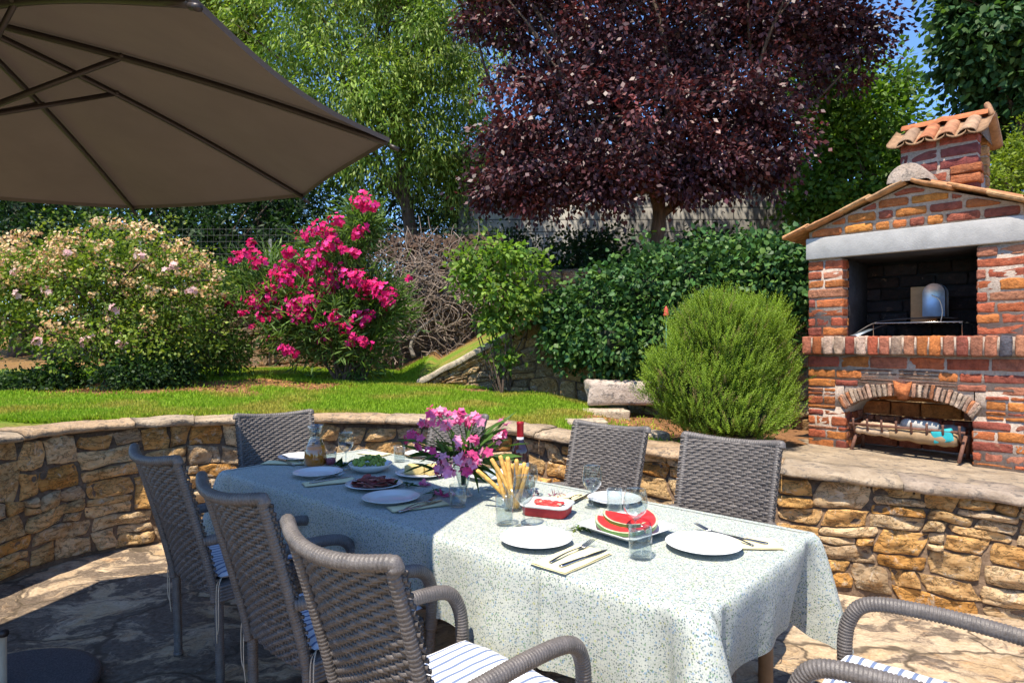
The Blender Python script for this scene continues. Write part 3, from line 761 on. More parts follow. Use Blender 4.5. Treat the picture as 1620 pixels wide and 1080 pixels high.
# firebox interior
_b = BRICKS; BRICKS = [(0.018, 0.018, 0.021), (0.014, 0.013, 0.015), (0.022, 0.020, 0.021), (0.011, 0.011, 0.011)]
mb = MB(); course(mb, 0.26, 1.085, 1.54, 2.13, DB+0.085, 0.095, 0.03, lens=(0.2, 0.24)); bbuild(mb, "sooty_back", M['brick']); BRICKS = _b
mb = MB(); bbox(mb, 0.24, 1.10, DB, DB+0.06, 1.53, 2.16); bbox(mb, 0.24, 1.10, DB, 0.0, 2.135, 2.15); bbox(mb, 0.20, 1.14, DB, -0.2, 1.525, 1.5395)
for q, (a, b_) in enumerate(((0.247, 0.262), (1.083, 1.096))): bbox(mb, a, b_, DB, -0.13, 1.53, 2.14)
bbuild(mb, "firebox", M['soot'], smooth=False)
# concrete lintel, slightly bevelled
V, Fq = rbox((0.675, 0.09, 0.082), 0.006); mb = MB(); mb.add(bbv(V+np.array((0.668, -0.06, 2.222))), Fq); bbuild(mb, "lintel", M['concrete'], label="pale concrete lintel beam")
# gable
PK, PZ, EZ = 0.70, 2.635, 2.345
def rake(s): return EZ+(PZ-EZ)*(1-abs(s-PK)/0.78)
mb = MB(); z = 2.312; k = 0
while z < 2.56:
    h = 0.068; s = 0.02+rb.uniform(0, .1)
    lo = PK-0.78*(1-(z+h*0.55-EZ)/(PZ-EZ))+0.03; hi = 2*PK-lo; lo = max(lo, 0.02); hi = min(hi, 1.33)
    s = lo
    while s < hi-0.05:
        ln = rb.choice((0.11, 0.21, 0.24)); ln = min(ln, hi-s)
        V, Fq = rbox(((ln-0.018)/2, 0.05, h/2-0.004), 0.014, 0.002, NB, fine=True)
        V += np.array((s+ln/2, -0.045+rb.uniform(0, .006), z+h/2))
        lim = np.array([rake(v[0])-0.035 for v in V]); V[:, 2] = np.minimum(V[:, 2], np.maximum(lim, z+0.012))
        mb.add(bbv(V), Fq, np.array(rb.choice([(0.50, 0.19, 0.05), (0.46, 0.15, 0.05), (0.28, 0.08, 0.05), (0.34, 0.10, 0.06), (0.54, 0.22, 0.05)]))*rb.uniform(.85, 1.15)); s += ln
    z += h+0.010; k += 1
gb = bbuild(mb, "gable", M['brick'])
mb = MB(); V = []
for d in (-0.004, DB): V += [bb(0.008, d, 2.29), bb(1.332, d, 2.29), bb(1.332, d, rake(1.332)-.02), bb(PK, d, PZ-.02), bb(0.008, d, rake(0.008)-.02)]
mb.add(V, [(0, 1, 2, 3, 4), (9, 8, 7, 6, 5), (0, 4, 9, 5), (1, 6, 7, 2), (0, 5, 6, 1)]); bbuild(mb, "mortar", M['bmortar'], gb, False)
# roof slabs
mb = MB()
def slab(sa, za, sb, zb, d0, d1, th, col):
    L_ = math.hypot(sb-sa, zb-za); an = math.atan2(zb-za, sb-sa); V, Fq = rbox((L_/2, (d1-d0)/2, th/2), th*.42, 0.0012, NB, fine=True)
    sd = rb.uniform(0, 9); V = np.array([v+np.array((0.4, 0.6, 0.5))*0.012*fn(v[0]*8+sd, v[1]*8, v[2]*8) for v in V])
    V = np.stack([V[:, 0]*math.cos(an)-V[:, 2]*math.sin(an), V[:, 1], V[:, 0]*math.sin(an)+V[:, 2]*math.cos(an)], 1)+np.array(((sa+sb)/2, (d0+d1)/2, (za+zb)/2))
    mb.add(bbv(V), Fq, col)
TC_ = [(0.46, 0.27, 0.13), (0.50, 0.30, 0.16), (0.40, 0.25, 0.13), (0.48, 0.24, 0.11)]
for side in (-1, 1):
    for k in range(4):
        t0, t1 = k/4, (k+1)/4+0.06; sa, sb = PK+side*(0.86*t0+0.02), PK+side*0.86*min(1.02, t1)
        za, zb = rake(PK+side*0.78*0)-(PZ-EZ)*1.1*t0, PZ-(PZ-EZ)*1.1*min(1.02, t1)
        lift = 0.014*(k % 2)
        if side > 0 or True:
            for q in range(3):
                d1 = 0.075-0.24*q+rb.uniform(-.012, .012); a, b_ = ((sb, sa) if side < 0 else (sa, sb)); c, e = ((zb, za) if side < 0 else (za, zb))
                slab(a, c+lift, b_, e+lift, d1-0.245, d1, 0.026, np.array(rb.choice(TC_))*rb.uniform(.85, 1.15))
roof = bbuild(mb, "roof", M['tile'], label="thin terracotta roof slabs along the gable")
mb = MB(); pr = [(math.cos(t), math.sin(t)) for t in np.linspace(0, math.pi, 15)]; V = []
for d, r_ in ((0.085, 0.0), (0.085, 0.118), (0.07, 0.128), (-0.35, 0.125)):
    for (c, s_) in pr: V.append(bb(PK+c*r_, d, PZ-0.01+s_*r_*1.0))
mb.add(V, grid_faces(4, 15), (0.50, 0.42, 0.36)); bbuild(mb, "ridge_tile", M['cap'], roof, label="half round ridge end filled with pale mortar")
mb = MB()
for q in range(3):     # ridge/hip tiles on the right slope towards the chimney
    V = []; s0 = 0.80+0.17*q
    for k in range(6):
        s_ = s0+0.19*k/5; 
        for t in np.linspace(0, math.pi, 9): V.append(bb(s_, -0.06+0.055*math.cos(t), rake(s_)+0.015+0.03*math.sin(t)+0.006*(5-k)/5))
    mb.add(V, grid_faces(6, 9), np.array((0.50, 0.22, 0.10))*rb.uniform(.8, 1.2))
bbuild(mb, "cover_tiles", M['tile'], roof)
# chimney
ch = MB(); C0, C1, CD = 0.575, 1.055, -0.25
_b = BRICKS; BRICKS = [(0.20, 0.05, 0.045), (0.26, 0.07, 0.05), (0.32, 0.09, 0.05), (0.16, 0.05, 0.05)]
course(ch, C0, C1, 2.58, 2.995, CD, 0.080, 0.11, lens=(0.12, 0.2, 0.24), gap=0.017); BRICKS = _b
ch_o = None
for (d1, dep) in ((CD-0.11, 0.0),): pass
z = 2.58
while z < 2.97:
    brick(ch, C0, C1, z, z+0.064, CD-0.44, CD-0.35, (0.5, 0.30, 0.14)); z += 0.074
for zz in (2.62, 2.69): brick(ch, C1-0.16, C1+0.02, zz, zz+0.06, CD-0.1, CD+0.02, (0.44, 0.15, 0.06))
chim = bbuild(ch, "chimney", M['brick'])
mb = MB(); bbox(mb, C0+.006, C1-.006, CD-.11, CD-.003, 2.5, 2.99); bbox(mb, C0+.008, C1-.008, CD-.44, CD-.36, 2.5, 3.02)
bbox(mb, C0+.008, C1-.015, CD-.44, CD-.008, 2.5, 2.70); bbox(mb, C0+.008, C0+.06, CD-.44, CD-.008, 2.5, 2.99); bbuild(mb, "mortar", M['bmortar'], chim, False)
mb = MB(); RD = CD-0.22; RZ = 3.135; E0 = 2.97
TS = 0.56; nT = 4; tw = (1.065-TS)/nT
def barrel(s, side, up, col, w0, w1):
    V = []; m = 7
    for k in range(m):
        t = k/(m-1); d = RD+side*(0.02+0.27*t); z = RZ-0.02-0.165*t; ww = w0+(w1-w0)*t
        for a in np.linspace(0, math.pi, 9): V.append(bb(s+ww*math.cos(a), d, z+up*(0.045 if up > 0 else 0.03)*math.sin(a)+(0.0 if up > 0 else 0.028)+0.004*fn(s*9, k, a)))
    Vo = np.array(V); Vi = Vo-np.array((0, 0, 0.012)); nn = len(V)
    fq = grid_faces(m, 9); mb.add(np.concatenate([Vo, Vi]), fq.tolist()+(fq+nn)[:, ::-1].tolist()+[((m-1)*9+i, (m-1)*9+i+1, nn+(m-1)*9+i+1, nn+(m-1)*9+i) for i in range(8)]+[(i*9, (i+1)*9, nn+(i+1)*9, nn+i*9) for i in range(m-1)]+[(i*9+8, (i+1)*9+8, nn+(i+1)*9+8, nn+i*9+8) for i in range(m-1)], col)
for side in (1, -1):
    for k in range(nT+1): barrel(TS+tw*k, side, -1, np.array((0.30, 0.18, 0.10))*rb.uniform(.8, 1.15), tw*.46, tw*.46)
    for k in range(nT): barrel(TS+tw*(k+.5), side, 1, np.array(rb.choice([(0.36, 0.17, 0.09), (0.33, 0.21, 0.13), (0.40, 0.15, 0.07)]))*rb.uniform(.85, 1.15), tw*.36, tw*.44)
V = []
for k in range(13):
    s_ = 0.54+0.545*k/12
    for a in np.linspace(0, math.pi, 9): V.append(bb(s_, RD+0.062*math.cos(a), RZ-0.01+0.05*math.sin(a)+(0.012 if k in (6,) else 0)))
mb.add(V, grid_faces(13, 9), (0.46, 0.15, 0.06))
V, Fq = rbox((0.018, 0.045, 0.055), 0.017, fine=True); mb.add(bbv(V@np.array(((1, 0, 0.35), (0, 1, 0), (-.35, 0, 1)))+np.array((1.088, RD, RZ+0.025))), Fq, (0.40, 0.22, 0.12))
V = [bb(s_, d, z) for s_ in (0.56, 1.07) for d, z in ((CD+0.0, E0-.015), (RD, RZ-.03), (2*RD-CD, E0-.015))]
mb.add(V, [(0, 1, 4, 3), (1, 2, 5, 4), (0, 2, 1), (3, 4, 5)], (0.45, 0.26, 0.14))
bbuild(mb, "chimney_roof", M['tile'], chim)

# things standing in the barbecue
def wires(paths, r, name, mat, label, cat, n=6, col=(1, 1, 1), group=None):
    mb = MB()
    for p in paths:
        V, Fq = tube(p, r, n); mb.add(V, Fq, col)
    o = mb.build(name, mat)
    if label: tag(o, label, cat, group)
    return o
gz = 1.54; th = 0.098
ps = [[bb(0.42, -0.16, gz), bb(0.42, -0.16, gz+th), bb(0.98, -0.16, gz+th), bb(0.98, -0.16, gz)], [bb(0.42, -0.48, gz), bb(0.42, -0.48, gz+th), bb(0.98, -0.48, gz+th), bb(0.98, -0.48, gz)]]
for k in range(15): s_ = 0.42+0.56*k/14; ps.append([bb(s_, -0.16, gz+th), bb(s_, -0.48, gz+th)])
wires(ps, 0.0035, "grill_rack", M['steel'], "low wire grill rack standing inside the barbecue opening", "grill rack")
t = thing("rotisserie_motor", "small blue grey metal motor box fixed to a tan board inside the barbecue", "motor", tuple(bb(0.73, -0.36, gz+th)))
tl = np.array(t.location)
mb = MB(); V, Fq = rbox((0.085, 0.02, 0.135), 0.006); mb.add(bbv(V+np.array((0.70, -0.385, gz+th+0.14))), Fq, (0.36, 0.21, 0.10)); o = mb.build("board", M['tint'], t); o.location = -tl
mb = MB(); pr = [(-0.07, 0)]+[(0.07*math.cos(a)*-1, 0.17+0.07*math.sin(a)) for a in np.linspace(0, math.pi, 11)]+[(0.07, 0)]
V = [bb(0.79+a, d, gz+th+0.045+z) for d in (-0.36, -0.25) for a, z in pr]; n = len(pr)
mb.add(V, [tuple(range(n)), tuple(range(2*n-1, n-1, -1))]+[(i, (i+1) % n, n+(i+1) % n, n+i) for i in range(n)]); o = mb.build("motor_box", M['steel_dull'], t, False); o.location = -tl
mb = MB(); V, Fq = tube(smooth_path([bb(0.78, -0.245, gz+th+0.20), bb(0.83, -0.23, gz+th+0.16), bb(0.85, -0.225, gz+th+0.08), bb(0.84, -0.22, gz+th+0.0)], 6), 0.0035, 6); mb.add(V, Fq); o = mb.build("cable", M['ivorymetal'], t); o.location = -tl
wires([smooth_path([bb(0.30, -0.10, gz+0.012), bb(0.45, -0.20, gz+th+0.012), bb(0.75, -0.26, gz+th+0.035), bb(0.93, -0.3, gz+th+0.03)], 5)], 0.006, "fire_poker", M['darkmetal'], "black iron poker lying across the grill rack", "poker")
t = thing("fire_shovel", "small metal fire shovel leaning at the left of the barbecue opening", "shovel", tuple(bb(0.33, -0.12, gz))); tl = np.array(t.location)
mb = MB(); V, Fq = tube([bb(0.40, -0.2, gz+0.055), bb(0.52, -0.3, gz+0.11)], 0.006, 6); mb.add(V, Fq); o = mb.build("handle", M['darkmetal'], t); o.location = -tl
mb = MB(); mb.add([bb(0.29, -0.06, gz+.006), bb(0.35, -0.05, gz+.006), bb(0.42, -0.2, gz+.06), bb(0.38, -0.22, gz+.06), bb(0.29, -0.06, gz+.002), bb(0.35, -0.05, gz+.002), bb(0.42, -0.2, gz+.056), bb(0.38, -0.22, gz+.056)], [(0, 1, 2, 3), (7, 6, 5, 4), (0, 4, 5, 1), (1, 5, 6, 2), (2, 6, 7, 3), (3, 7, 4, 0)]); o = mb.build("blade", M['steel_dull'], t, False); o.location = -tl

# iron firewood cradle under the arch
IR = (0.16, 0.075, 0.05)
t = thing("firewood_cradle", "rusty iron firewood cradle standing in front of the arch under the barbecue", "firewood cradle", tuple(bb(0.67, -0.1, BZ0))); tl = np.array(t.location)
SA, SB = 0.31, 1.03
def ibuild(paths, name, r=0.009):
    if np.ndim(paths[0]) == 1: paths = [paths]
    mb = MB()
    for p in paths: V, Fq = tube(p, r, 8); mb.add(V, Fq, IR)
    o = mb.build(name, M['iron'], t); o.location = -tl; return o
for s_, d_, dd in ((SA+.02, 0.05, -0.05), (SA+.02, -0.22, -0.15), (SB-.03, 0.05, -0.05), (SB-.03, -0.22, -0.15)):
    ibuild([bb(s_, d_, BZ0), bb(s_+0.02, dd, BZ0+0.17)], "leg", 0.013)
ibuild([[bb(SA, 0.02, BZ0+0.20), bb(SB, 0.02, BZ0+0.20)], [bb(SA, -0.28, BZ0+0.20), bb(SB, -0.28, BZ0+0.20)]], "rail")
for k in range(8):
    s_ = SA+0.03+(SB-SA-0.06)*k/7
    ibuild([smooth_path([bb(s_, 0.035, BZ0+0.245), bb(s_, 0.03, BZ0+0.19), bb(s_, -0.02, BZ0+0.13), bb(s_, -0.13, BZ0+0.105), bb(s_, -0.24, BZ0+0.13), bb(s_, -0.29, BZ0+0.20), bb(s_, -0.295, BZ0+0.245)], 4)], "bar", 0.008)
for k, (s0, s1, d, z, r_, nm, lb, col, mt) in enumerate([
    (0.34, 0.60, -0.01, 0.155, 0.030, "log", "split log with pale bark lying at the left end of the iron cradle", (0.50, 0.36, 0.24), 'twig'),
    (0.36, 0.64, -0.08, 0.19, 0.034, "log", "upper log at the left of the iron cradle, behind the split log", (0.42, 0.30, 0.20), 'twig'),
    (0.56, 0.98, -0.02, 0.15, 0.055, "cardboard_roll", "roll of pale brown cardboard in the middle of the iron cradle", (0.30, 0.20, 0.11), 'tint'),
    (0.62, 0.86, -0.11, 0.215, 0.045, "newspaper", "crumpled grey newspaper on top of the firewood cradle", (0.40, 0.385, 0.36), 'tint'),
    (0.84, 0.95, 0.004, 0.175, 0.052, "packet", "turquoise packet of firelighters at the right of the iron cradle", (0.03, 0.38, 0.42), 'tint'),
    (0.60, 1.00, -0.16, 0.19, 0.05, "log", "dark grey log at the back of the iron cradle", (0.20, 0.19, 0.19), 'twig')]):
    pth = resample(np.array([bb(s0, d, BZ0+z+0.0), bb(s1, d, BZ0+z-0.01)]), 0.02)[0]
    ra = np.array([r_*(0.9+0.25*fn(q*.5, k*3.3)) for q in range(len(pth))]); ra[0] *= .7; ra[-1] *= .7
    V, Fq = tube(pth, ra, 9); V = np.array([v+0.006*np.array((fn(v[0]*20, v[1]*20, v[2]*20), fn(v[1]*20, v[2]*20, 4), fn(v[2]*25, v[0]*25, 8))) for v in V])
    if nm == 'packet': V, Fq = rbox((0.062, 0.028, 0.045), .01, fine=True); V = bbv(V@np.array(((.97, 0, .24), (0, 1, 0), (-.24, 0, .97)))+np.array((0.90, 0.0, BZ0+0.165)))
    mb = MB(); mb.add(V, Fq, col); o = mb.build(nm, M[mt], None, nm == 'log'); tag(o, lb, {"log": "log", "cardboard_roll": "cardboard roll", "newspaper": "newspaper", "packet": "packet"}[nm])

# ------------------------------------------------------------------ pale house behind the trees
h = thing("neighbour_house", "pale house with large grey wall panels, half hidden behind the purple tree", "house", (2.6, 13.6, 2.0), 0.0)
mb = MB()
V, Fq = box((0, 0, 1.7), (3.6, 0.15, 1.75)); mb.add(V, Fq); mb.build("wall", M['clad'], h, False)
mb = MB(); mb.add([(-3.9, -0.35, 3.4), (3.9, -0.35, 3.4), (3.9, 2.6, 4.5), (-3.9, 2.6, 4.5), (-3.9, -0.35, 3.3), (3.9, -0.35, 3.3), (3.9, 2.6, 4.4), (-3.9, 2.6, 4.4)], [(0, 1, 2, 3), (7, 6, 5, 4), (0, 4, 5, 1), (3, 2, 6, 7), (0, 3, 7, 4), (1, 5, 6, 2)], (0.42, 0.36, 0.30))
mb.build("roof", M['tile'], h, False)
mb = MB(); V, Fq = box((-3.6, 2.6, 1.7), (0.15, 2.6, 1.75)); mb.add(V, Fq); mb.build("side_wall", M['clad'], h, False); mb = MB(); V, Fq = box((3.6, 2.6, 1.7), (0.15, 2.6, 1.75)); mb.add(V, Fq); mb.build("side_wall", M['clad'], h, False)

# ------------------------------------------------------------------ plants
def rnd_unit(n, rs):
    v = rs.randn(n, 3); return v/np.linalg.norm(v, axis=1, keepdims=True)
def nz(v): return v/(np.linalg.norm(v, axis=-1, keepdims=True)+1e-9)
def leaf_quads(Pb, D, N, L, W, cols, curl=0.15):
    """one kite-shaped leaf per row"""
    D = nz(D); S = nz(np.cross(D, N)); N2 = nz(np.cross(S, D)); L = L[:, None]; W = W[:, None]
    a = Pb; b = Pb+D*L*.42+S*W*.5-N2*W*curl; c = Pb+D*L-N2*L*curl; d = Pb+D*L*.42-S*W*.5-N2*W*curl
    V = np.stack([a, b, c, d], 1).reshape(-1, 3)
    n = len(Pb); Fq = np.arange(n*4).reshape(-1, 4)
    return V, Fq, np.repeat(cols, 4, axis=0)
def leaf_hex(Pb, D, N, L, W, cols, curl=0.15):
    D = nz(D); S = nz(np.cross(D, N)); N2 = nz(np.cross(S, D)); L = L[:, None]; W = W[:, None]
    pts = [Pb, Pb+D*L*.18+S*W*.42-N2*W*curl, Pb+D*L*.55+S*W*.40-N2*(W*curl+L*.05), Pb+D*L-N2*L*curl*1.5, Pb+D*L*.55-S*W*.40-N2*(W*curl+L*.05), Pb+D*L*.18-S*W*.42-N2*W*curl]
    V = np.stack(pts, 1).reshape(-1, 3); n = len(Pb)
    b = (np.arange(n)*6)[:, None]
    Fq = np.concatenate([b+np.array([[0, 1, 2, 3]]), b+np.array([[0, 3, 4, 5]])])
    return V, Fq, np.repeat(cols, 6, axis=0)
def crown(blobs, n, L, W, cols, seed, clump=0.22, per=26, droop=0.3, shell=0.45, up=0.5, hexl=False, colvar=0.25, flat=0.8, curl=0.15, cull=None):
    """foliage through a union of ellipsoids (centre, radii, weight): leaf clumps, dense towards the outside"""
    rs = np.random.RandomState(seed)
    w = np.array([b[2] if len(b) > 2 else b[1][0]*b[1][1]*b[1][2] for b in blobs], float); w /= w.sum()
    ncl = max(1, n//per); bi = rs.choice(len(blobs), ncl, p=w)
    c = np.array([blobs[i][0] for i in bi], float); r = np.array([blobs[i][1] for i in bi], float)
    d = rnd_unit(ncl, rs); rr = rs.rand(ncl)**shell
    cc = c+d*r*rr[:, None]*(1+0.16*rs.randn(ncl))[:, None]
    if cull is not None: k = cull(cc); cc = cc[k]; d = d[k]; ncl = len(cc)
    cs = clump*(0.55+0.9*rs.rand(ncl))
    ci = np.repeat(np.arange(ncl), per)
    off = rs.randn(len(ci), 3)*cs[ci][:, None]*np.array((1, 1, flat))*0.62
    Pp = cc[ci]+off
    D = nz(nz(off)*0.7+d[ci]*0.5+rs.randn(len(ci), 3)*0.5+np.array((0, 0, -droop)))
    N = nz(rs.randn(len(ci), 3)*0.55+np.array((0, 0, up))+nz(off)*0.4)
    cols = np.array(cols, float); k1 = rs.randint(0, len(cols), ncl); k2 = rs.randint(0, len(cols), len(ci))
    C = cols[k1][ci]*0.65+cols[k2]*0.35
    C = C*(1+colvar*rs.randn(ncl)*0.5)[ci][:, None].clip(.5, 1.7)*(1+colvar*rs.randn(len(ci), 1)*0.6).clip(.4, 1.8)
    Ls = L*(0.65+0.6*rs.rand(len(ci))); Ws = W*(0.65+0.6*rs.rand(len(ci)))
    f = leaf_hex if hexl else leaf_quads
    V, Fq, CC = f(Pp, D, N, Ls, Ws, C.clip(0.003, 0.9), curl)
    return V, Fq, CC, cc
def branches(base, tips, r0, seed, mb, n=7, wob=0.12, col=(1, 1, 1), r1=0.012):
    rd = random.Random(seed)
    for tp in tips:
        a = np.array(base[rd.randrange(len(base))] if isinstance(base, list) else base, float); b = np.array(tp, float); L = np.linalg.norm(b-a)
        m = (a+b)/2+np.array([rd.uniform(-1, 1) for _ in range(3)])*wob*L+np.array((0, 0, 0.10*L))
        q = smooth_path([a, a*.6+m*.4+np.array([rd.uniform(-1, 1) for _ in range(3)])*wob*.3*L, m, b], 4)
        V, Fq = tube(q, np.linspace(r0, r1, len(q)), n); mb.add(V, Fq, col)
def plant(name, label, cat, base, blobs, n, L, W, cols, seed, trunk=None, leafmat='leaf', group=None, crown_name="crown", ntips=14, **kw):
    t = thing(name, label, cat, tuple(base), 0, group); bl = np.array(base, float)
    V, Fq, C, cc = crown(blobs, n, L, W, cols, seed, **kw)
    o = mesh_obj(crown_name, V, Fq, C, M[leafmat], t, False, None); o.location = -bl
    if trunk:
        mb = MB(); pth, r0, r1 = trunk[:3]; q = smooth_path(pth, 6); ra = np.linspace(r0, r1, len(q)); ra[:3] *= np.array((1.35, 1.15, 1.05))
        V, Fq = tube(q, ra, 12); mb.add(V, Fq)
        rs = random.Random(seed); pick = [cc[rs.randrange(len(cc))] for _ in range(ntips)]
        tops = [q[-1], q[int(len(q)*.8)], q[int(len(q)*.62)]]
        branches(tops, [b[0] for b in blobs], r1*.75, seed+1, mb, r1=r1*.3); branches([q[-1]]+[b[0] for b in blobs], pick, r1*.35, seed+2, mb, 5)
        o = mb.build("trunk", M['bark'], t); o.location = -bl
    return t
def B(px, py, Y, rx, rz=None, ry=None, w=None):
    """blob: centre at a photo pixel and depth, radii in pixels there (ry in metres)"""
    k = Y/F; rz = rx if rz is None else rz; ry = rx*k*0.8 if ry is None else ry
    b = [P(px, py, Y), np.array((rx*k, ry, rz*k))]
    b.append(w if w is not None else rx*rz*k*k)
    return b
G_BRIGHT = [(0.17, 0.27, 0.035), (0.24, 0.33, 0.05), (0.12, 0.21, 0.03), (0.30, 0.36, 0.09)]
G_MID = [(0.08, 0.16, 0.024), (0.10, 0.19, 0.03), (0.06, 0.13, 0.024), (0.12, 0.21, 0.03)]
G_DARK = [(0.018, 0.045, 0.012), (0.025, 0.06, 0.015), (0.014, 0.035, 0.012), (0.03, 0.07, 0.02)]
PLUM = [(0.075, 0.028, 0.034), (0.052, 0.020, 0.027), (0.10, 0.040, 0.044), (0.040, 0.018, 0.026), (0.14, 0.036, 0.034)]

# large bright tree in the middle-left, with drooping narrow leaves
bY = 13.2
plant("weeping_tree", "tall bright green tree with fine drooping leaves, between the parasol and the purple tree", "tree", (P(655, 400, bY)[0], bY, 1.5),
      [B(470, 60, bY, 120, 120), B(600, 40, bY, 150, 130), B(700, 70, bY-.3, 110, 130), B(560, 150, bY-.6, 110, 90), B(660, 190, bY-.2, 110, 90), B(500, -80, bY, 190, 110), B(690, -70, bY, 150, 110), B(610, 270, bY, 110, 60, w=1.0), B(720, 250, bY+.2, 80, 80, w=1.0), B(540, 220, bY, 70, 60, w=.8)],
      76000, 0.13, 0.038, G_BRIGHT, 11, ([(P(650, 0, bY)[0], bY, 1.2), (P(655, 0, bY)[0], bY+.1, 3.0), (P(640, 0, bY)[0], bY, 4.6), (P(620, 0, bY)[0], bY, 6.2)], 0.20, 0.08), clump=0.29, per=80, droop=1.1, shell=0.36, ntips=40, colvar=.35)
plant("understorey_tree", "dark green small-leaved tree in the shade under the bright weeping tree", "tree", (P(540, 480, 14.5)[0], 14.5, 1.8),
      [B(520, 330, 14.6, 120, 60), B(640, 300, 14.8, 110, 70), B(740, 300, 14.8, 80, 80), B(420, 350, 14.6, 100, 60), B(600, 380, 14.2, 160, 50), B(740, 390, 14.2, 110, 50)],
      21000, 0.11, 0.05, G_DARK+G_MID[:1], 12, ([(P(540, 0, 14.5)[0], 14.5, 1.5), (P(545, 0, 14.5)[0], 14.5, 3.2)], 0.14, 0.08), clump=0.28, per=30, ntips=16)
# pair of plants seen at the left edge and above the parasol tip
plant("yellow_green_tree", "yellow green broad-leaved tree peeping over the top of the parasol", "tree", (P(330, 480, 14)[0], 14.0, 1.7),
      [B(370, 20, 14, 60, 60), B(340, 70, 14.2, 60, 50), B(300, -10, 14.2, 90, 80), B(395, 80, 14, 30, 40, w=.4)],
      9000, 0.13, 0.07, [(0.20, 0.24, 0.03), (0.26, 0.27, 0.05), (0.15, 0.20, 0.03)], 13, ([(P(330, 0, 14)[0], 14, 1.5), (P(330, 0, 14)[0], 14, 5.5)], 0.16, 0.07), clump=0.3, per=26)
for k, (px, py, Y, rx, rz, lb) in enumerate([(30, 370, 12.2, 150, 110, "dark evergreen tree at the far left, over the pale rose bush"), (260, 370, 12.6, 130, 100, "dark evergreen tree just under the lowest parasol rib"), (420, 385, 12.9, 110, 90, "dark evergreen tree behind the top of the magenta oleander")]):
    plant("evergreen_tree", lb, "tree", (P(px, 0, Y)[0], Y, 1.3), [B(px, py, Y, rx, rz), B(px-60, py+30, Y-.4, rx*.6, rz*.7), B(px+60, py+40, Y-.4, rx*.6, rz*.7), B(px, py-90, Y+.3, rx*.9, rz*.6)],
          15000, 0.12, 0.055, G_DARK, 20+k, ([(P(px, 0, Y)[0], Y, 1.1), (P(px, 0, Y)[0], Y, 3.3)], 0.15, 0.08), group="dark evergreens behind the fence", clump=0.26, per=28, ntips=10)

# purple-leaved plum
pY = 10.6; tx = P(1040, 0, pY)[0]
plant("purple_plum_tree", "large purple-leaved plum tree spreading over the ivy and the pale house", "tree", (tx, pY, 2.0),
      [B(830, 40, pY, 90, 130), B(960, 60, pY, 130, 130), B(1100, 50, pY, 140, 120), B(1230, 50, pY+.2, 120, 110), B(1320, 55, pY+.3, 75, 85), B(900, 190, pY-.3, 130, 90), B(1040, 190, pY-.5, 130, 90), B(1180, 170, pY-.2, 110, 90), B(812, 215, pY, 55, 70),
       B(850, 275, pY-.4, 90, 45, w=1.1), B(960, 275, pY-.7, 80, 40, w=1.0), B(1110, 260, pY-.5, 80, 40, w=.9), B(1210, 235, pY, 60, 60, w=.7), B(790, 300, pY-.2, 40, 42, w=.35), B(855, 315, pY-.6, 45, 26, w=.25), B(950, 305, pY-.8, 40, 22, w=.2), B(1080, 290, pY-.6, 38, 22, w=.2), B(1180, 280, pY-.2, 34, 26, w=.18), B(1000, -90, pY, 260, 90), B(1250, -70, pY, 190, 90), B(790, -60, pY, 80, 90)],
      100000, 0.096, 0.064, PLUM, 31, ([(tx, pY, 1.7), (tx-.02, pY, 2.9), (tx+.03, pY, 3.7), (tx-.1, pY-.1, 4.3)], 0.135, 0.10), leafmat='leaf_plum', clump=0.25, per=90, droop=0.45, shell=0.40, ntips=60, colvar=.45, flat=.7)
# trees on the right
plant("maple_tree", "leafy mid green tree between the purple tree and the chimney", "tree", (P(1330, 0, 12.5)[0], 12.5, 2.0),
      [B(1315, 230, 12.5, 55, 70), B(1380, 200, 12.5, 70, 80), B(1400, 290, 12.2, 80, 60), B(1425, 125, 12.6, 20, 45, w=.12), B(1370, 330, 12, 70, 40, w=.6), B(1285, 318, 12.3, 40, 36, w=.35), B(1300, 140, 12.8, 80, 60), B(1460, 330, 12, 60, 60)],
      19000, 0.12, 0.085, [(0.10, 0.20, 0.025), (0.16, 0.27, 0.035), (0.07, 0.14, 0.02)], 41, ([(P(1330, 0, 12.5)[0], 12.5, 1.8), (P(1340, 0, 12.5)[0], 12.5, 4.2)], 0.12, 0.06), clump=0.26, per=24, ntips=26, hexl=True)
plant("plane_tree", "tall dark blue green tree at the top right corner above the chimney", "tree", (P(1640, 0, 9.5)[0], 9.5, 1.5),
      [B(1560, 40, 9.5, 80, 90), B(1640, 90, 9.5, 90, 110), B(1590, 170, 9.8, 60, 60), B(1535, 100, 9.6, 38, 45, w=.4), B(1660, -40, 9.5, 130, 80), B(1690, 250, 9.7, 90, 90), B(1565, -30, 9.5, 60, 60)],
      19000, 0.12, 0.09, [(0.035, 0.095, 0.03), (0.05, 0.12, 0.035), (0.025, 0.07, 0.025), (0.08, 0.15, 0.04)], 42, ([(P(1660, 0, 9.5)[0], 9.5, 1.0), (P(1650, 0, 9.5)[0], 9.5, 4.8)], 0.15, 0.08), clump=0.22, per=24, droop=.6, ntips=26, hexl=True)
plant("golden_shrub", "bright yellow green shrub to the right of the chimney", "shrub", (P(1620, 0, 8.2)[0], 8.2, 0.9),
      [B(1600, 260, 8.2, 50, 35), B(1650, 240, 8.2, 60, 60), B(1600, 330, 8.2, 80, 60), B(1560, 290, 8.0, 25, 25, w=.1)], 7000, 0.055, 0.03, [(0.20, 0.26, 0.02), (0.14, 0.20, 0.02)], 43,
      ([(P(1620, 0, 8.2)[0], 8.2, 0.8), (P(1620, 0, 8.2)[0], 8.2, 2.4)], 0.06, 0.03), clump=0.12, per=24, ntips=14)
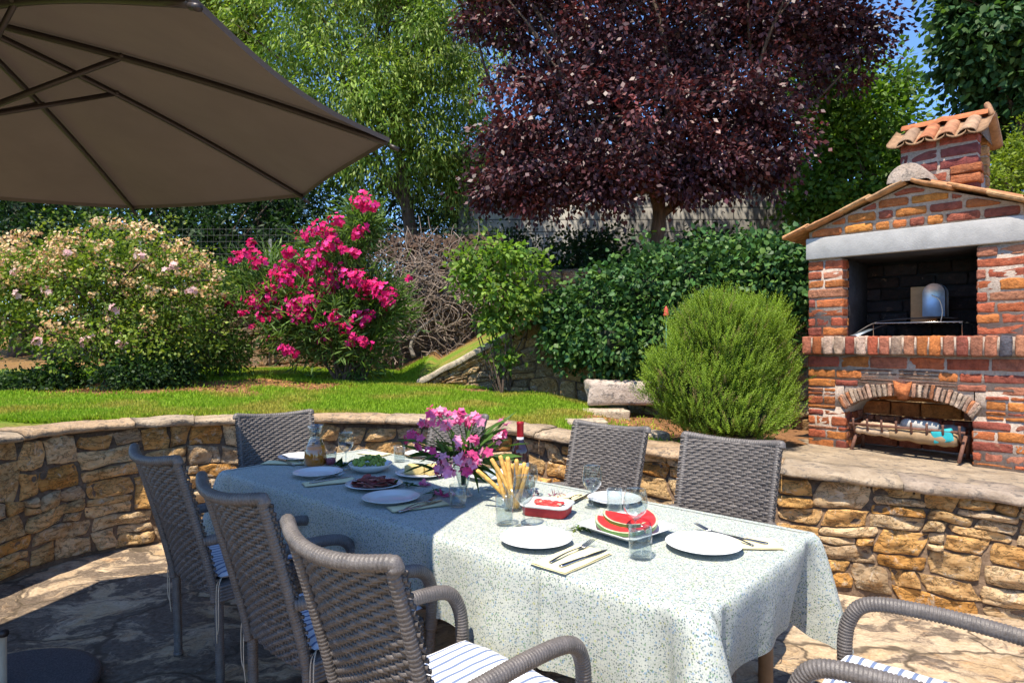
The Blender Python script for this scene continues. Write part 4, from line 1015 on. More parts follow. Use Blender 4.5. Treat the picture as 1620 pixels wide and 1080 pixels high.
# hedge behind the ivy, under the plum; leaves coloured dark for the shade
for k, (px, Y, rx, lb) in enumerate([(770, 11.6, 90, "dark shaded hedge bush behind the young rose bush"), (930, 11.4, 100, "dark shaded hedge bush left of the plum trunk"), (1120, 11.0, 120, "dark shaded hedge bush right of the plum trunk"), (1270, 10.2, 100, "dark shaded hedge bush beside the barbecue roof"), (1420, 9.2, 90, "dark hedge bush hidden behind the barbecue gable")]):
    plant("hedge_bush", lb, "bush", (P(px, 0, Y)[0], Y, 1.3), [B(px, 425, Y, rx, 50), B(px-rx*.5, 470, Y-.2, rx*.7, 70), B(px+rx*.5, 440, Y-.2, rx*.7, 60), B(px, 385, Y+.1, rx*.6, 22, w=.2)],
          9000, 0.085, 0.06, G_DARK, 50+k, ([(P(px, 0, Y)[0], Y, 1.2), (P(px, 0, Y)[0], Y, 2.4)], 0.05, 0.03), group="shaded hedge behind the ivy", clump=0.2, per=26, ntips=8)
# back row that closes the view
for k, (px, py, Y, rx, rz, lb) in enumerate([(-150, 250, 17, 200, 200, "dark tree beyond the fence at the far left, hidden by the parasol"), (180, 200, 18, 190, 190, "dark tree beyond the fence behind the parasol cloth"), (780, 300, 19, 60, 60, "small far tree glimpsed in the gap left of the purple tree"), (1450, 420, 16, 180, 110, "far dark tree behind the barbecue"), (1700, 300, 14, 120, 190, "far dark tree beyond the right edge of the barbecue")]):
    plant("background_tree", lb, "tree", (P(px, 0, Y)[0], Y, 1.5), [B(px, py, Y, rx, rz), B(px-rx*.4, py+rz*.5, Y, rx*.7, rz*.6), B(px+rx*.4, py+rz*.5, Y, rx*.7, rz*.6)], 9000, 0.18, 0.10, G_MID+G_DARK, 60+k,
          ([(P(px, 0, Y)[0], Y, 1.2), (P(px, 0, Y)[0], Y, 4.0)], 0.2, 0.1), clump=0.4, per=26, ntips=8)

# flowers for shrubs
def blossoms(centres, per, cr, size, cols, seed, petals=5, up=0.35, facing=None):
    rs = np.random.RandomState(seed); Pp = []; D = []; N = []; C = []; L = []
    cols = np.array(cols)
    for (c, r) in centres:
        m = max(1, int(per*(r/cr)**2)) if np.isscalar(r) else per
        for _ in range(m):
            d = rnd_unit(1, rs)[0]; p = np.array(c)+d*r*rs.rand()**.5*np.array((1, 1, .75))
            nrm = nz(d+np.array((-.2, -.5, up))+rs.randn(3)*.3); a = nz(np.cross(nrm, rs.randn(3))); b = np.cross(nrm, a)
            col = cols[rs.randint(len(cols))]*(0.75+0.5*rs.rand()); th0 = rs.rand()*6
            sz = size*(0.7+0.5*rs.rand())
            for q in range(petals):
                th = th0+q*2*math.pi/petals; dd = a*math.cos(th)+b*math.sin(th)+nrm*0.35
                Pp.append(p); D.append(dd); N.append(nrm+rs.randn(3)*.15); C.append(col*(0.85+.3*rs.rand())); L.append(sz*.5)
    Pp, D, N, C, L = map(np.array, (Pp, D, N, C, L))
    return leaf_hex(Pp, D, N, L, L*0.85, C.clip(0, .95), 0.12)

# pale rose bush at left
rY = 7.1; base = np.array((P(170, 0, rY)[0], rY, 1.0))
RB = [B(90, 450, rY, 120, 75), B(200, 430, rY, 110, 75), B(280, 460, rY, 70, 70), B(20, 470, rY, 90, 80), B(150, 520, rY-.1, 130, 60), B(250, 530, rY-.1, 90, 55), B(-80, 460, rY, 90, 90)]
t = plant("rose_bush", "wide bush covered in small faded cream and pink roses, left side of the lawn", "bush", base, RB, 28000, 0.045, 0.032, [(0.19, 0.27, 0.03), (0.13, 0.21, 0.028), (0.26, 0.31, 0.045), (0.08, 0.14, 0.02)], 71,
          ([(base[0], rY, .85), (base[0], rY, 1.3)], 0.05, 0.03), clump=0.13, per=24, ntips=40, shell=.35)
rs = np.random.RandomState(5); cen = []
for _ in range(320):
    b = RB[rs.choice([0, 1, 2, 3, 4, 6], p=[.26, .28, .13, .17, .06, .10])]; d = rnd_unit(1, rs)[0]; d[1] = -abs(d[1]); d[2] = abs(d[2])*1.0-0.15 if rs.rand() < .8 else d[2]; d = nz(d)
    cen.append((b[0]+d*b[1]*(0.95+0.16*rs.rand()), 0.05+0.05*rs.rand()))
V, Fq, C = blossoms(cen, 13, 0.075, 0.038, [(0.66, 0.46, 0.20), (0.70, 0.50, 0.28), (0.62, 0.38, 0.17), (0.74, 0.58, 0.34)], 6); o = mesh_obj("blossoms", V, Fq, C, M['petal'], t, False); o.location = -base
cen = [(P(px, py, rY-.62), .06) for px, py in ((105, 400), (222, 405), (275, 420), (28, 465), (130, 540), (140, 535), (24, 430), (75, 458), (265, 430), (180, 487), (60, 540), (300, 460), (192, 545))]
V, Fq, C = blossoms(cen, 14, 0.075, 0.06, [(0.66, 0.40, 0.40), (0.70, 0.50, 0.46)], 7); o = mesh_obj("large_blossoms", V, Fq, C, M['petal'], t, False, None); o.location = -base
yb = np.array((P(350, 0, 7.9)[0], 7.9, 1.0))
plant("leafy_shrub", "loose yellow green shrub between the rose bush and the magenta oleander", "shrub", yb, [B(345, 470, 7.9, 35, 55), B(330, 530, 7.9, 55, 50), B(365, 560, 7.9, 40, 35), B(290, 575, 7.7, 60, 30)],
      9000, 0.06, 0.022, [(0.10, 0.18, 0.03), (0.07, 0.13, 0.025)], 72, ([(yb[0], 7.9, .9), (yb[0], 7.9, 1.6)], 0.03, 0.015), clump=0.12, per=22, ntips=26)
for k, (px, py, Y, lb) in enumerate([(215, 590, 6.75, "low dark green plant at the foot of the rose bush, nearer the middle"), (40, 610, 6.7, "low dark green plant at the foot of the rose bush, at the left edge")]):
    yb = P(px, py+20, Y); yb[2] = terrain(yb[0], yb[1])
    plant("low_plant", lb, "plant", yb, [B(px, py, Y, 60, 28), B(px+50, py-10, Y+.2, 40, 30)], 5000, 0.05, 0.03, G_DARK+G_MID[:1], 74+k, None, clump=0.09, per=20, group="low plants under the rose bush")

# magenta oleander
oY = 8.1; ob = np.array((P(560, 0, oY)[0], oY, terrain(P(560, 0, oY)[0], oY)))
OB = [B(520, 520, oY, 90, 60), B(470, 480, oY, 80, 70), B(580, 490, oY, 60, 70), B(540, 400, oY, 50, 50), B(415, 440, oY, 45, 45), B(560, 560, oY, 60, 40), B(600, 480, oY, 40, 40), B(572, 350, oY, 20, 35, w=.15)]
t = plant("oleander_bush", "tall oleander bush covered in vivid magenta flowers in the middle of the lawn's edge", "bush", ob, OB, 16000, 0.15, 0.022, [(0.10, 0.18, 0.04), (0.15, 0.24, 0.05), (0.06, 0.12, 0.03)], 81, None, clump=0.16, per=18, droop=-0.25, shell=.5, up=.2)
mb = MB(); rs2 = random.Random(4); st = [(ob[0]+rs2.uniform(-.22, .22), oY+rs2.uniform(-.15, .15), ob[2]-.05) for _ in range(12)]
branches(st, [b[0]+b[1]*np.array((rs2.uniform(-.8, .8), rs2.uniform(-.6, .6), rs2.uniform(-.4, .6))) for b in OB for _ in range(5)], 0.02, 5, mb, 6, .08, r1=.006)
o = mb.build("stems", M['bark'], t); o.location = -ob
fl = [(575, 320, 22), (590, 325, 14), (532, 348, 15), (505, 362, 20), (525, 368, 14), (482, 372, 16), (520, 388, 22), (572, 362, 14), (565, 372, 12), (397, 386, 12), (374, 408, 14), (410, 415, 18), (395, 400, 14), (455, 400, 16), (450, 420, 20), (500, 408, 26), (480, 425, 22), (450, 440, 26), (425, 470, 18), (405, 480, 18), (535, 430, 24), (560, 440, 24), (500, 450, 26), (580, 455, 26), (520, 455, 18), (400, 472, 22), (420, 455, 16),
      (470, 480, 28), (490, 475, 22), (610, 462, 22), (620, 470, 14), (440, 495, 20), (415, 500, 14), (475, 500, 22), (528, 500, 16), (570, 505, 22), (580, 500, 18), (510, 515, 16), (545, 520, 12), (576, 545, 14), (515, 540, 12), (457, 555, 16), (450, 552, 12), (430, 535, 10), (397, 517, 8), (565, 535, 14), (545, 395, 12), (560, 400, 12), (610, 480, 14), (590, 450, 16), (360, 478, 10), (385, 495, 10), (550, 545, 10), (648, 440, 8)]
rs = np.random.RandomState(8)
cen = [(P(px, py, oY-0.25-0.35*rs.rand()), r*oY/F*0.95) for px, py, r in fl]
V, Fq, C = blossoms(cen, 52, 0.18, 0.075, [(0.62, 0.012, 0.13), (0.70, 0.02, 0.20), (0.55, 0.01, 0.10), (0.74, 0.05, 0.28)], 9); o = mesh_obj("blossoms", V, Fq, C, M['petal'], t, False); o.location = -ob

# young rose tree with thin stems in front of the sloping wall
yY = 7.25; yb = np.array((P(795, 0, yY)[0], yY, terrain(P(795, 0, yY)[0], yY)))
YB = [B(800, 400, yY, 45, 38), B(740, 420, yY, 38, 35), B(835, 440, yY, 45, 35), B(780, 455, yY, 60, 35), B(750, 445, yY, 35, 25), B(830, 480, yY, 22, 25, w=.12), B(785, 505, yY, 22, 22, w=.08), B(800, 560, yY, 12, 25, w=.03)]
t = plant("young_rose_tree", "slender bright green young rose tree with bare thin stems in front of the sloping wall", "shrub", yb, YB, 3600, 0.072, 0.048, [(0.16, 0.27, 0.03), (0.10, 0.19, 0.03), (0.22, 0.31, 0.05)], 91, None, clump=0.11, per=16, hexl=True, shell=.5)
mb = MB(); st = [(yb[0]+rs2.uniform(-.10, .10), yY+rs2.uniform(-.08, .08), yb[2]-.03) for _ in range(6)]
branches(st[:4], [b[0]+b[1]*np.array((rs2.uniform(-.7, .7), rs2.uniform(-.6, .6), rs2.uniform(-.5, .5))) for b in YB for _ in range(2)], 0.012, 6, mb, 6, .05, r1=.004)
o = mb.build("stems", M['bark'], t); o.location = -yb

# ivy mound over the sloping wall
IV = [B(912, 520, 7.3, 45, 50), B(965, 500, 7.1, 62, 72), B(1040, 480, 6.9, 75, 80), B(1120, 460, 6.7, 75, 78), B(1200, 450, 6.45, 75, 68), B(1250, 440, 6.3, 55, 60), B(1000, 545, 6.95, 85, 42), B(1180, 520, 6.5, 85, 65), B(895, 500, 7.4, 26, 30, w=.15), B(1290, 440, 6.1, 50, 55), B(1060, 540, 6.8, 85, 55)]
ib = np.array((P(1050, 0, 6.9)[0], 6.9, 0.9))
t = plant("ivy_hedge", "dense mound of dark glossy ivy growing over the sloping wall, left of the barbecue", "ivy", ib, IV, 54000, 0.060, 0.056, [(0.038, 0.10, 0.026), (0.055, 0.135, 0.03), (0.028, 0.075, 0.022), (0.10, 0.18, 0.03)], 101, None, leafmat='leaf_gloss', clump=0.13, per=10, hexl=True, shell=.22, up=.25, droop=.5, flat=.9, crown_name="foliage",
          cull=lambda c: c[:, 1] < 7.9)
mb = MB()  # added dark lumps keep the ivy opaque, their colour standing for inner shade
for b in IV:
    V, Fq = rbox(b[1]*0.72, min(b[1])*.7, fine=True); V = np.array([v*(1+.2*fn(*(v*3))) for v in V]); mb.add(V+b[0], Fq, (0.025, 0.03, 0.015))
o = mb.build("dark_filler", M['twig'], t); o.location = -ib

# rosemary: upright needle sprigs
rb_ = np.array((1.66, 4.95, 0.0)); rb_[2] = terrain(rb_[0], rb_[1])+.0
rs = np.random.RandomState(3); t = thing("rosemary_bush", "big bright green rosemary bush beside the barbecue", "bush", tuple(rb_)); Vs = []; Cs = []; Ps = []; Ds = []; Ns = []; Ls = []
ns = 7500
RBb = [((1.62, 4.85, 1.42), (0.50, 0.50, 0.50), .35), ((1.45, 4.80, 1.12), (0.55, 0.5, 0.38), .3), ((1.85, 4.98, 1.20), (0.42, 0.45, 0.50), .25), ((1.62, 4.75, .95), (0.55, .48, .26), .2), ((1.50, 4.75, 1.62), (.24, .24, .24), .06), ((1.92, 4.9, 1.58), (.24, .24, .26), .06), ((1.2, 4.7, 1.25), (.22, .22, .25), .05)]
ww = np.array([b[2] for b in RBb]); ww /= ww.sum(); bi = rs.choice(len(RBb), ns, p=ww); bc = np.array([RBb[i][0] for i in bi]); br_ = np.array([RBb[i][1] for i in bi])
dd = rnd_unit(ns, rs); dd[:, 1] = -np.abs(dd[:, 1])*np.where(rs.rand(ns) < .75, 1, -1); lump = np.array([1+0.30*fn(*(d_*2.2+b_)) for d_, b_ in zip(dd, bc)]); sp = bc+dd*br_*((0.66+0.22*rs.rand(ns))*lump)[:, None]*0.93
dirs = nz(dd*np.array((.55, .55, .35))+np.array((0, 0, 0.85))+rs.randn(ns, 3)*.22)
mbs = MB()
for k in range(ns):
    L_ = 0.09+0.07*rs.rand(); m = 20; tt = np.linspace(0.05, 1, m); ax = dirs[k]; bend = rs.randn(3)*.05
    pp = sp[k]+ax*L_*tt[:, None]+bend*(tt**2)[:, None]*L_
    a = nz(np.cross(ax, (1, .3, .2))); b = np.cross(ax, a); th = np.arange(m)*2.4+rs.rand()*6
    d = a*np.cos(th)[:, None]+b*np.sin(th)[:, None]; Ps.append(pp); Ds.append(nz(d*.75+ax*.9)); Ns.append(nz(ax-d*.5+rs.randn(m, 3)*.2)); Ls.append(0.022*(1.15-tt*.55))
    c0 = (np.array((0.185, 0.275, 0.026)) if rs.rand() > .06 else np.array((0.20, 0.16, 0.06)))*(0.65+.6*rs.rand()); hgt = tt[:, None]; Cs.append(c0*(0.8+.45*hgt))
Ps, Ds, Ns, Ls, Cs = map(np.concatenate, (Ps, Ds, Ns, Ls, Cs))
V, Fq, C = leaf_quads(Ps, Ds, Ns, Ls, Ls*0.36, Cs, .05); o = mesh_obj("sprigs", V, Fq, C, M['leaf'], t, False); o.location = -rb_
mb = MB()  # added dark lumps inside the sprigs, coloured as the bush's inner shade
for b in RBb:
    V, Fq = rbox(np.array(b[1])*.52, min(b[1])*.5, fine=True); V = np.array([v*(1+.25*fn(*(v*5))) for v in V]); mb.add(V+np.array(b[0]), Fq, (0.02, 0.026, 0.012))
o = mb.build("dark_filler", M['twig'], t); o.location = -rb_

# dry vine tangle on the back wall
vb = np.array((-1.5, 9.9, 1.4)); t = thing("dry_vine", "tangled bare grey brown vine twigs on the back wall, right of the magenta oleander", "dry vine", tuple(vb)); mb = MB(); rd = random.Random(9)
for k in range(620):
    px, py = rd.gauss(665, 60), rd.uniform(405, 490) if rd.random() < .72 else rd.uniform(470, 560); px = min(max(px, 500), 790); Y = rd.uniform(9.55, 10.15)
    c = P(px, py, Y); q = [c]; d = np.array((rd.uniform(-1, 1), rd.uniform(-.3, .3), rd.uniform(-.7, .7)))
    for i in range(5):
        d = d+np.array((rd.uniform(-.8, .8), rd.uniform(-.3, .3), rd.uniform(-.8, .8))); q.append(q[-1]+nz(d)*rd.uniform(.08, .17))
    V, Fq = tube(smooth_path(q, 3), rd.uniform(.003, .008), 4, False); mb.add(V, Fq, np.array((0.30, 0.23, 0.18))*rd.uniform(.6, 1.3))
V, Fq = tube(smooth_path([P(655, 565, 9.7), P(650, 545, 9.7), P(665, 520, 9.75), P(690, 500, 9.8), P(700, 480, 9.9)], 5), np.linspace(.035, .012, 21), 7); mb.add(V, Fq, (0.30, 0.26, 0.22))
for k in range(2600):
    px, py = rd.gauss(680, 60), rd.uniform(372, 490); px = min(max(px, 560), 790)
    c = P(px, py, rd.uniform(9.8, 10.2)); V, Fq, C = leaf_quads(c[None], np.array([[rd.gauss(0, 1), rd.gauss(0, 1), rd.gauss(0, 1)]]), np.array([[0.1, -1, .2]]), np.array([.08]), np.array([.05]), np.array([[0.10, 0.06, 0.04]])); mb.add(V, Fq, C)
o = mb.build("twigs", M['twig'], t); o.location = -vb

# wire mesh fence on the back wall
fb = np.array((-4.0, 10.2, 1.3)); t = thing("wire_fence", "wire mesh fence with thin posts above the back wall, behind the oleander", "fence", tuple(fb)); mb = MB()
x0, x1, z0, z1 = -6.2, 0.6, 1.9, 3.35
for z in np.arange(z0, z1, 0.1): V, Fq = tube([(x0, 10.2, z), (x1, 10.2, z+.02)], 0.0024, 4, False); mb.add(V, Fq, (.09, .09, .085))
for k in range(69): x = x0+k*.1; V, Fq = tube([(x, 10.2, z0), (x, 10.2, z1)], 0.002, 4, False); mb.add(V, Fq, (.09, .09, .085))
o = mb.build("wire_mesh", M['iron'], t); o.location = -fb
for k in range(4):
    x = -6.0+k*2.1; mb = MB(); V, Fq = tube([(x, 10.23, .9), (x, 10.23, 3.15)], .025, 8); mb.add(V, Fq, (.16, .17, .15)); o = mb.build("post", M['iron'], t); o.location = -fb

# red-topped garden stake in the ivy
sx = P(1054, 0, 6.05); t = thing("garden_stake", "thin green garden stake with a small red lantern top in front of the ivy", "garden stake", (sx[0], 6.05, .8)); tb = np.array(t.location)
mb = MB(); V, Fq = tube([(sx[0], 6.05, .75), (sx[0], 6.05, 1.75)], .006, 6); mb.add(V, Fq, (.05, .16, .12)); o = mb.build("stem", M['tint'], t); o.location = -tb
mb = MB(); V, Fq = lathe([(0.0, 0.0), (.022, .0), (.03, .015), (.02, .03), (.022, .06), (.012, .085), (0, .1)], 10); mb.add(V+np.array((sx[0], 6.05, 1.74)), Fq, (.55, .07, .05)); o = mb.build("lantern_top", M['tint'], t); o.location = -tb

# fan palm-like leafy clump left of the oleander is part of the shrub row; grass blades on the lawn
rs = np.random.RandomState(17); n0 = 330000
gx = rs.uniform(-6.4, 1.35, n0); gy = 4.7+(9.6-4.7)*rs.rand(n0)**1.5
vis = (np.abs(gx) < gy*0.86) & ~inside_patio(gx, gy); gx, gy = gx[vis], gy[vis]
d2 = np.array([abs(b-wallY(a)) if b > wallY(a)-.5 else 1 for a, b in zip(gx, gy)])
keep = []
for a, b, dd_ in zip(gx, gy, d2):
    ok = b > wallY(a)+0.33 and not (a > -1.25 and b > rampY(a)-0.05)
    keep.append(ok and rs.rand() < turf_amount(a, b)*1.0+0.03)
keep = np.array(keep); gx, gy = gx[keep], gy[keep]; n = len(gx)
gz_ = np.array([terrain(a, b) for a, b in zip(gx, gy)])
hh = 0.030+0.028*rs.rand(n); dr = np.stack([rs.randn(n)*.45, rs.randn(n)*.45, np.ones(n)], 1)
dry = np.array([fn(a*1.6, b*1.6, 30) for a, b in zip(gx, gy)]); dry = np.clip((dry+0.02)*2.6+rs.randn(n)*.25, 0, 1)[:, None]
gc = np.array((0.26, 0.40, 0.028))*(1-dry)+np.array((0.42, 0.38, 0.07))*dry; gc = gc*(0.7+.6*rs.rand(n, 1))
V, Fq, C = leaf_quads(np.stack([gx, gy, gz_-.004], 1), dr, np.stack([rs.randn(n), rs.randn(n), np.full(n, .2)], 1), hh, hh*.16+.003, gc, .12)
o = mesh_obj("grass", V, Fq, C, M['grass'], None, False); tag(o, "short sunlit green grass with yellow patches on the lawn", "grass", None, "stuff")
# fallen leaves on the soil
n = 5000; a = rs.uniform(-5.6, -0.9, n); b = rs.uniform(5.6, 8.6, n); k = np.array([(turf_amount(x, y) < .75 or rs.rand() < .05) and not inside_patio(np.array([x]), np.array([y]))[0] for x, y in zip(a, b)]); a, b = a[k], b[k]
a = np.concatenate([a, rs.uniform(.8, 1.6, 500)]); b = np.concatenate([b, rs.uniform(4.7, 6.6, 500)])
c = np.array([terrain(x, y)+.006 for x, y in zip(a, b)]); m = len(a)
V, Fq, C = leaf_quads(np.stack([a, b, c], 1), np.stack([rs.randn(m), rs.randn(m), rs.randn(m)*.15], 1), np.stack([rs.randn(m)*.3, rs.randn(m)*.3, np.ones(m)], 1), .03+.03*rs.rand(m), .02+.015*rs.rand(m), np.array((0.36, 0.17, 0.06))*(0.5+.9*rs.rand(m, 1)), .2)
o = mesh_obj("leaf_litter", V, Fq, C, M['twig'], None, False); tag(o, "brown fallen leaves scattered on the bare soil", "leaf litter", None, "stuff")

# ------------------------------------------------------------------ dining table with its cloth
TA = np.array((-1.683, 3.67, 0.0)); TU = np.array((0.751, -0.660, 0)); TVv = np.array((0.660, 0.751, 0)); TL, TW, TH = 2.94, 1.0, 0.75
def tp(s, t, z=TH): return TA+TU*s+TVv*t+np.array((0, 0, z))
TR = math.atan2(TU[1], TU[0])
tab = thing("dining_table", "long garden dining table hidden under the speckled cloth", "table", tuple(tp(TL/2, TW/2, 0)), TR)
def tl(s, t, z): return (s-TL/2, t-TW/2, z)
mb = MB(); V, Fq = rbox((TL/2-.02, TW/2-.02, .014), .006); mb.add(V+np.array((0, 0, TH-.022)), Fq, (.25, .16, .09)); mb.build("tabletop", M['tint'], tab)
mb = MB()
for a, b_ in (((0, -TW/2+.09), (TL/2-.1, .012)), ((0, TW/2-.09), (TL/2-.1, .012)), ((-TL/2+.09, 0), (.012, TW/2-.1)), ((TL/2-.09, 0), (.012, TW/2-.1))):
    V, Fq = rbox((b_[0], b_[1], .03), .004); mb.add(V+np.array((a[0], a[1], TH-.066)), Fq, (.22, .14, .08))
mb.build("apron", M['tint'], tab)
for a in (-1, 1):
    for b_ in (-1, 1):
        mb = MB(); V, Fq = tube([(a*(TL/2-.14), b_*(TW/2-.14), 0), (a*(TL/2-.14), b_*(TW/2-.14), TH-.04)], .028, 12); mb.add(V, Fq, (.20, .13, .08)); mb.build("leg", M['tint'], tab)

def cloth():
    cr = 0.018; per = []     # perimeter samples: (s,t), normal, drop, outward bulge
    def corner_gap(s, t): return min(math.hypot(s-a, t-b_) for a in (0, TL) for b_ in (0, TW))
    def side(a, b_, nrm, n):
        a, b_ = np.array(a, float), np.array(b_, float)
        for k in range(n): per.append((a+(b_-a)*k/n, np.array(nrm, float)))
    def corner(c, a0):
        for k in range(14):
            an = a0+math.pi/2*k/14; n_ = np.array((math.cos(an), math.sin(an))); per.append((np.array(c, float)+n_*cr, n_))
    side((cr, 0), (TL-cr, 0), (0, -1), 230); corner((TL-cr, cr), -math.pi/2)
    side((TL, cr), (TL, TW-cr), (1, 0), 200); corner((TL-cr, TW-cr), 0)
    side((TL-cr, TW), (cr, TW), (0, 1), 200); corner((cr, TW-cr), math.pi/2)
    side((0, TW-cr), (0, cr), (-1, 0), 80); corner((cr, cr), math.pi)
    m = len(per); arcs = np.concatenate([[-.035, -.018, -.006], np.linspace(0.004, 1, 22)])
    cum = np.concatenate(([0], np.cumsum([np.linalg.norm(per[(i+1) % m][0]-per[i][0]) for i in range(m)])))
    V = []
    for i, (p, nrm) in enumerate(per):
        x = cum[i]; g = corner_gap(*p); onA = nrm[1] < -.9; onC = nrm[0] > .9
        D = 0.275+0.02*fn(x*1.1, 3)+0.17*math.exp(-(g/0.09)**2)
        if onA: D += 0.05*math.exp(-((p[0]-2.25)/0.55)**2)-0.03*math.exp(-((p[0]-1.0)/0.5)**2)
        for a in arcs:
            if a < 0: q = p+nrm*(a*1.0); z = TH+.004-0.002*(1+a/.035); V.append(tp(q[0], q[1], z)); continue
            arc = a*D; r0 = 0.022
            out = r0*(1-math.exp(-arc/r0)); dn = arc-0.3*out
            f = a**1.25
            wave = (0.012*math.sin(x*9.5+1.2*fn(x*1.7, 5))+0.008*math.sin(x*21+2*fn(x*2.3, 8))+0.035*fn(x*2.1, 2+a*.5))*f
            bul = 0.135*math.exp(-(g/0.050)**2)*f**.8-0.060*math.exp(-((g-0.115)/0.038)**2)*f**.6
            if onC and p[1] < .5: bul += -0.075*math.exp(-((g-0.050)/0.016)**2)*f**.45+0.045*math.exp(-((g-0.090)/0.022)**2)*f
            if onA:
                bul += -0.035*math.exp(-((p[0]-2.36)/0.012)**2)*f**.4+0.018*math.exp(-((p[0]-2.41)/0.03)**2)*f+0.030*math.exp(-((p[0]-1.87)/0.02)**2)*f**.5-0.025*math.exp(-((p[0]-1.80)/0.035)**2)*f
            q = p+nrm*(out+(-0.035 if onC and g > .05 else 0.012)*f+wave+bul); V.append(tp(q[0], q[1], TH+.004-dn))
    k = len(arcs); Fq = []
    for i in range(m):
        j = (i+1) % m
        for a in range(k-1): Fq.append((i*k+a, j*k+a, j*k+a+1, i*k+a+1))
    mb = MB(); mb.add(V, Fq)
    # top
    nu, nv = 150, 52; T = []
    for i in range(nu):
        for j in range(nv):
            s = 0.034+(TL-.068)*i/(nu-1); t = 0.034+(TW-.068)*j/(nv-1)
            ed = min(1, min(i, nu-1-i, j, nv-1-j)/2)
            T.append(tp(s, t, TH+.002+(0.0022*fn(s*3, t*3, 7)+0.0016*fn(s*1.2, t*14, 2))*ed))
    mb.add(T, grid_faces(nu, nv))
    o = mb.build("tablecloth", M['cloth']); tag(o, "white tablecloth speckled with tiny blue and green flowers, draped over the long table", "tablecloth")
cloth()

# ------------------------------------------------------------------ wicker chairs
def wrapped(path, r, step=0.0026, pitch=0.0105, n=10, amp=0.09):
    q, s = resample(np.array(path, float), step); ra = r*(1-amp+amp*2*np.abs(np.sin(math.pi*s/pitch))**0.6-amp*.3)
    return tube(q, ra, n)
BACK_Z0, BACK_Z1 = 0.40, 1.02
def back_pt(a, z):
    t = max(0.0, (z-BACK_Z0)/(BACK_Z1-BACK_Z0)); w = 0.225+0.012*t
    return np.array((a*w, 0.005-0.165*t**1.15-0.055*(1-a*a)*(0.35+0.65*t), z))
def weave_back():
    mb = MB(); pitch = 0.0136; rows = int((BACK_Z1-0.012-BACK_Z0)/pitch); ns = 79; per = 0.026
    for j in range(rows):
        z = BACK_Z0+0.006+j*pitch; ring = []
        ph = (j % 2)*math.pi+.2*fn(j*2.2, 9)
        for i in range(ns):
            a = -1.07+2.14*i/(ns-1); p = back_pt(a, z); x = p[0]
            e = (back_pt(min(a+.02, 1), z)-back_pt(max(a-.02, -1), z)); nrm = nz(np.array((-e[1], e[0], 0))); nrm = nrm*np.sign(nrm[1]+1e-9)
            off = 0.0040*math.sin(math.pi*x/per+ph); dz = 0.0016*math.cos(math.pi*x/per+ph)+0.0036*fn(x*9, j*.6)+0.0012*fn(x*40, j*3.1)
            c = p+nrm*off+np.array((0, 0, dz)); ww = 0.0069*(1+.12*fn(j*3.3, i*.3)); tt = 0.0030
            for (u, v) in ((0, -ww), (tt, -ww*.5), (tt, ww*.5), (0, ww), (-tt, ww*.5), (-tt, -ww*.5)): ring.append(c+nrm*u+np.array((0, 0, v)))
        Fq = []; cr_ = (0.95+0.5*fn(j*1.7, 3.3))*np.array((1, .98, .96))
        for i in range(ns-1):
            for k in range(6): Fq.append((i*6+k, (i+1)*6+k, (i+1)*6+(k+1) % 6, i*6+(k+1) % 6))
        mb.add(ring, Fq, cr_)
    for i in range(18):
        a = -1+2*(i+.5)/18; V, Fq = tube([back_pt(a, z) for z in np.linspace(BACK_Z0, BACK_Z1-.01, 10)], 0.0028, 5, False); mb.add(V, Fq)
    zz = np.linspace(BACK_Z0+.004, BACK_Z1-.012, 12); aa = np.linspace(-1, 1, 15)
    mb.add([back_pt(a, z) for a in aa for z in zz], grid_faces(15, 12), (.42, .40, .38))  # added dark sheet within the weave, its tint standing for shade in the gaps
    return mb
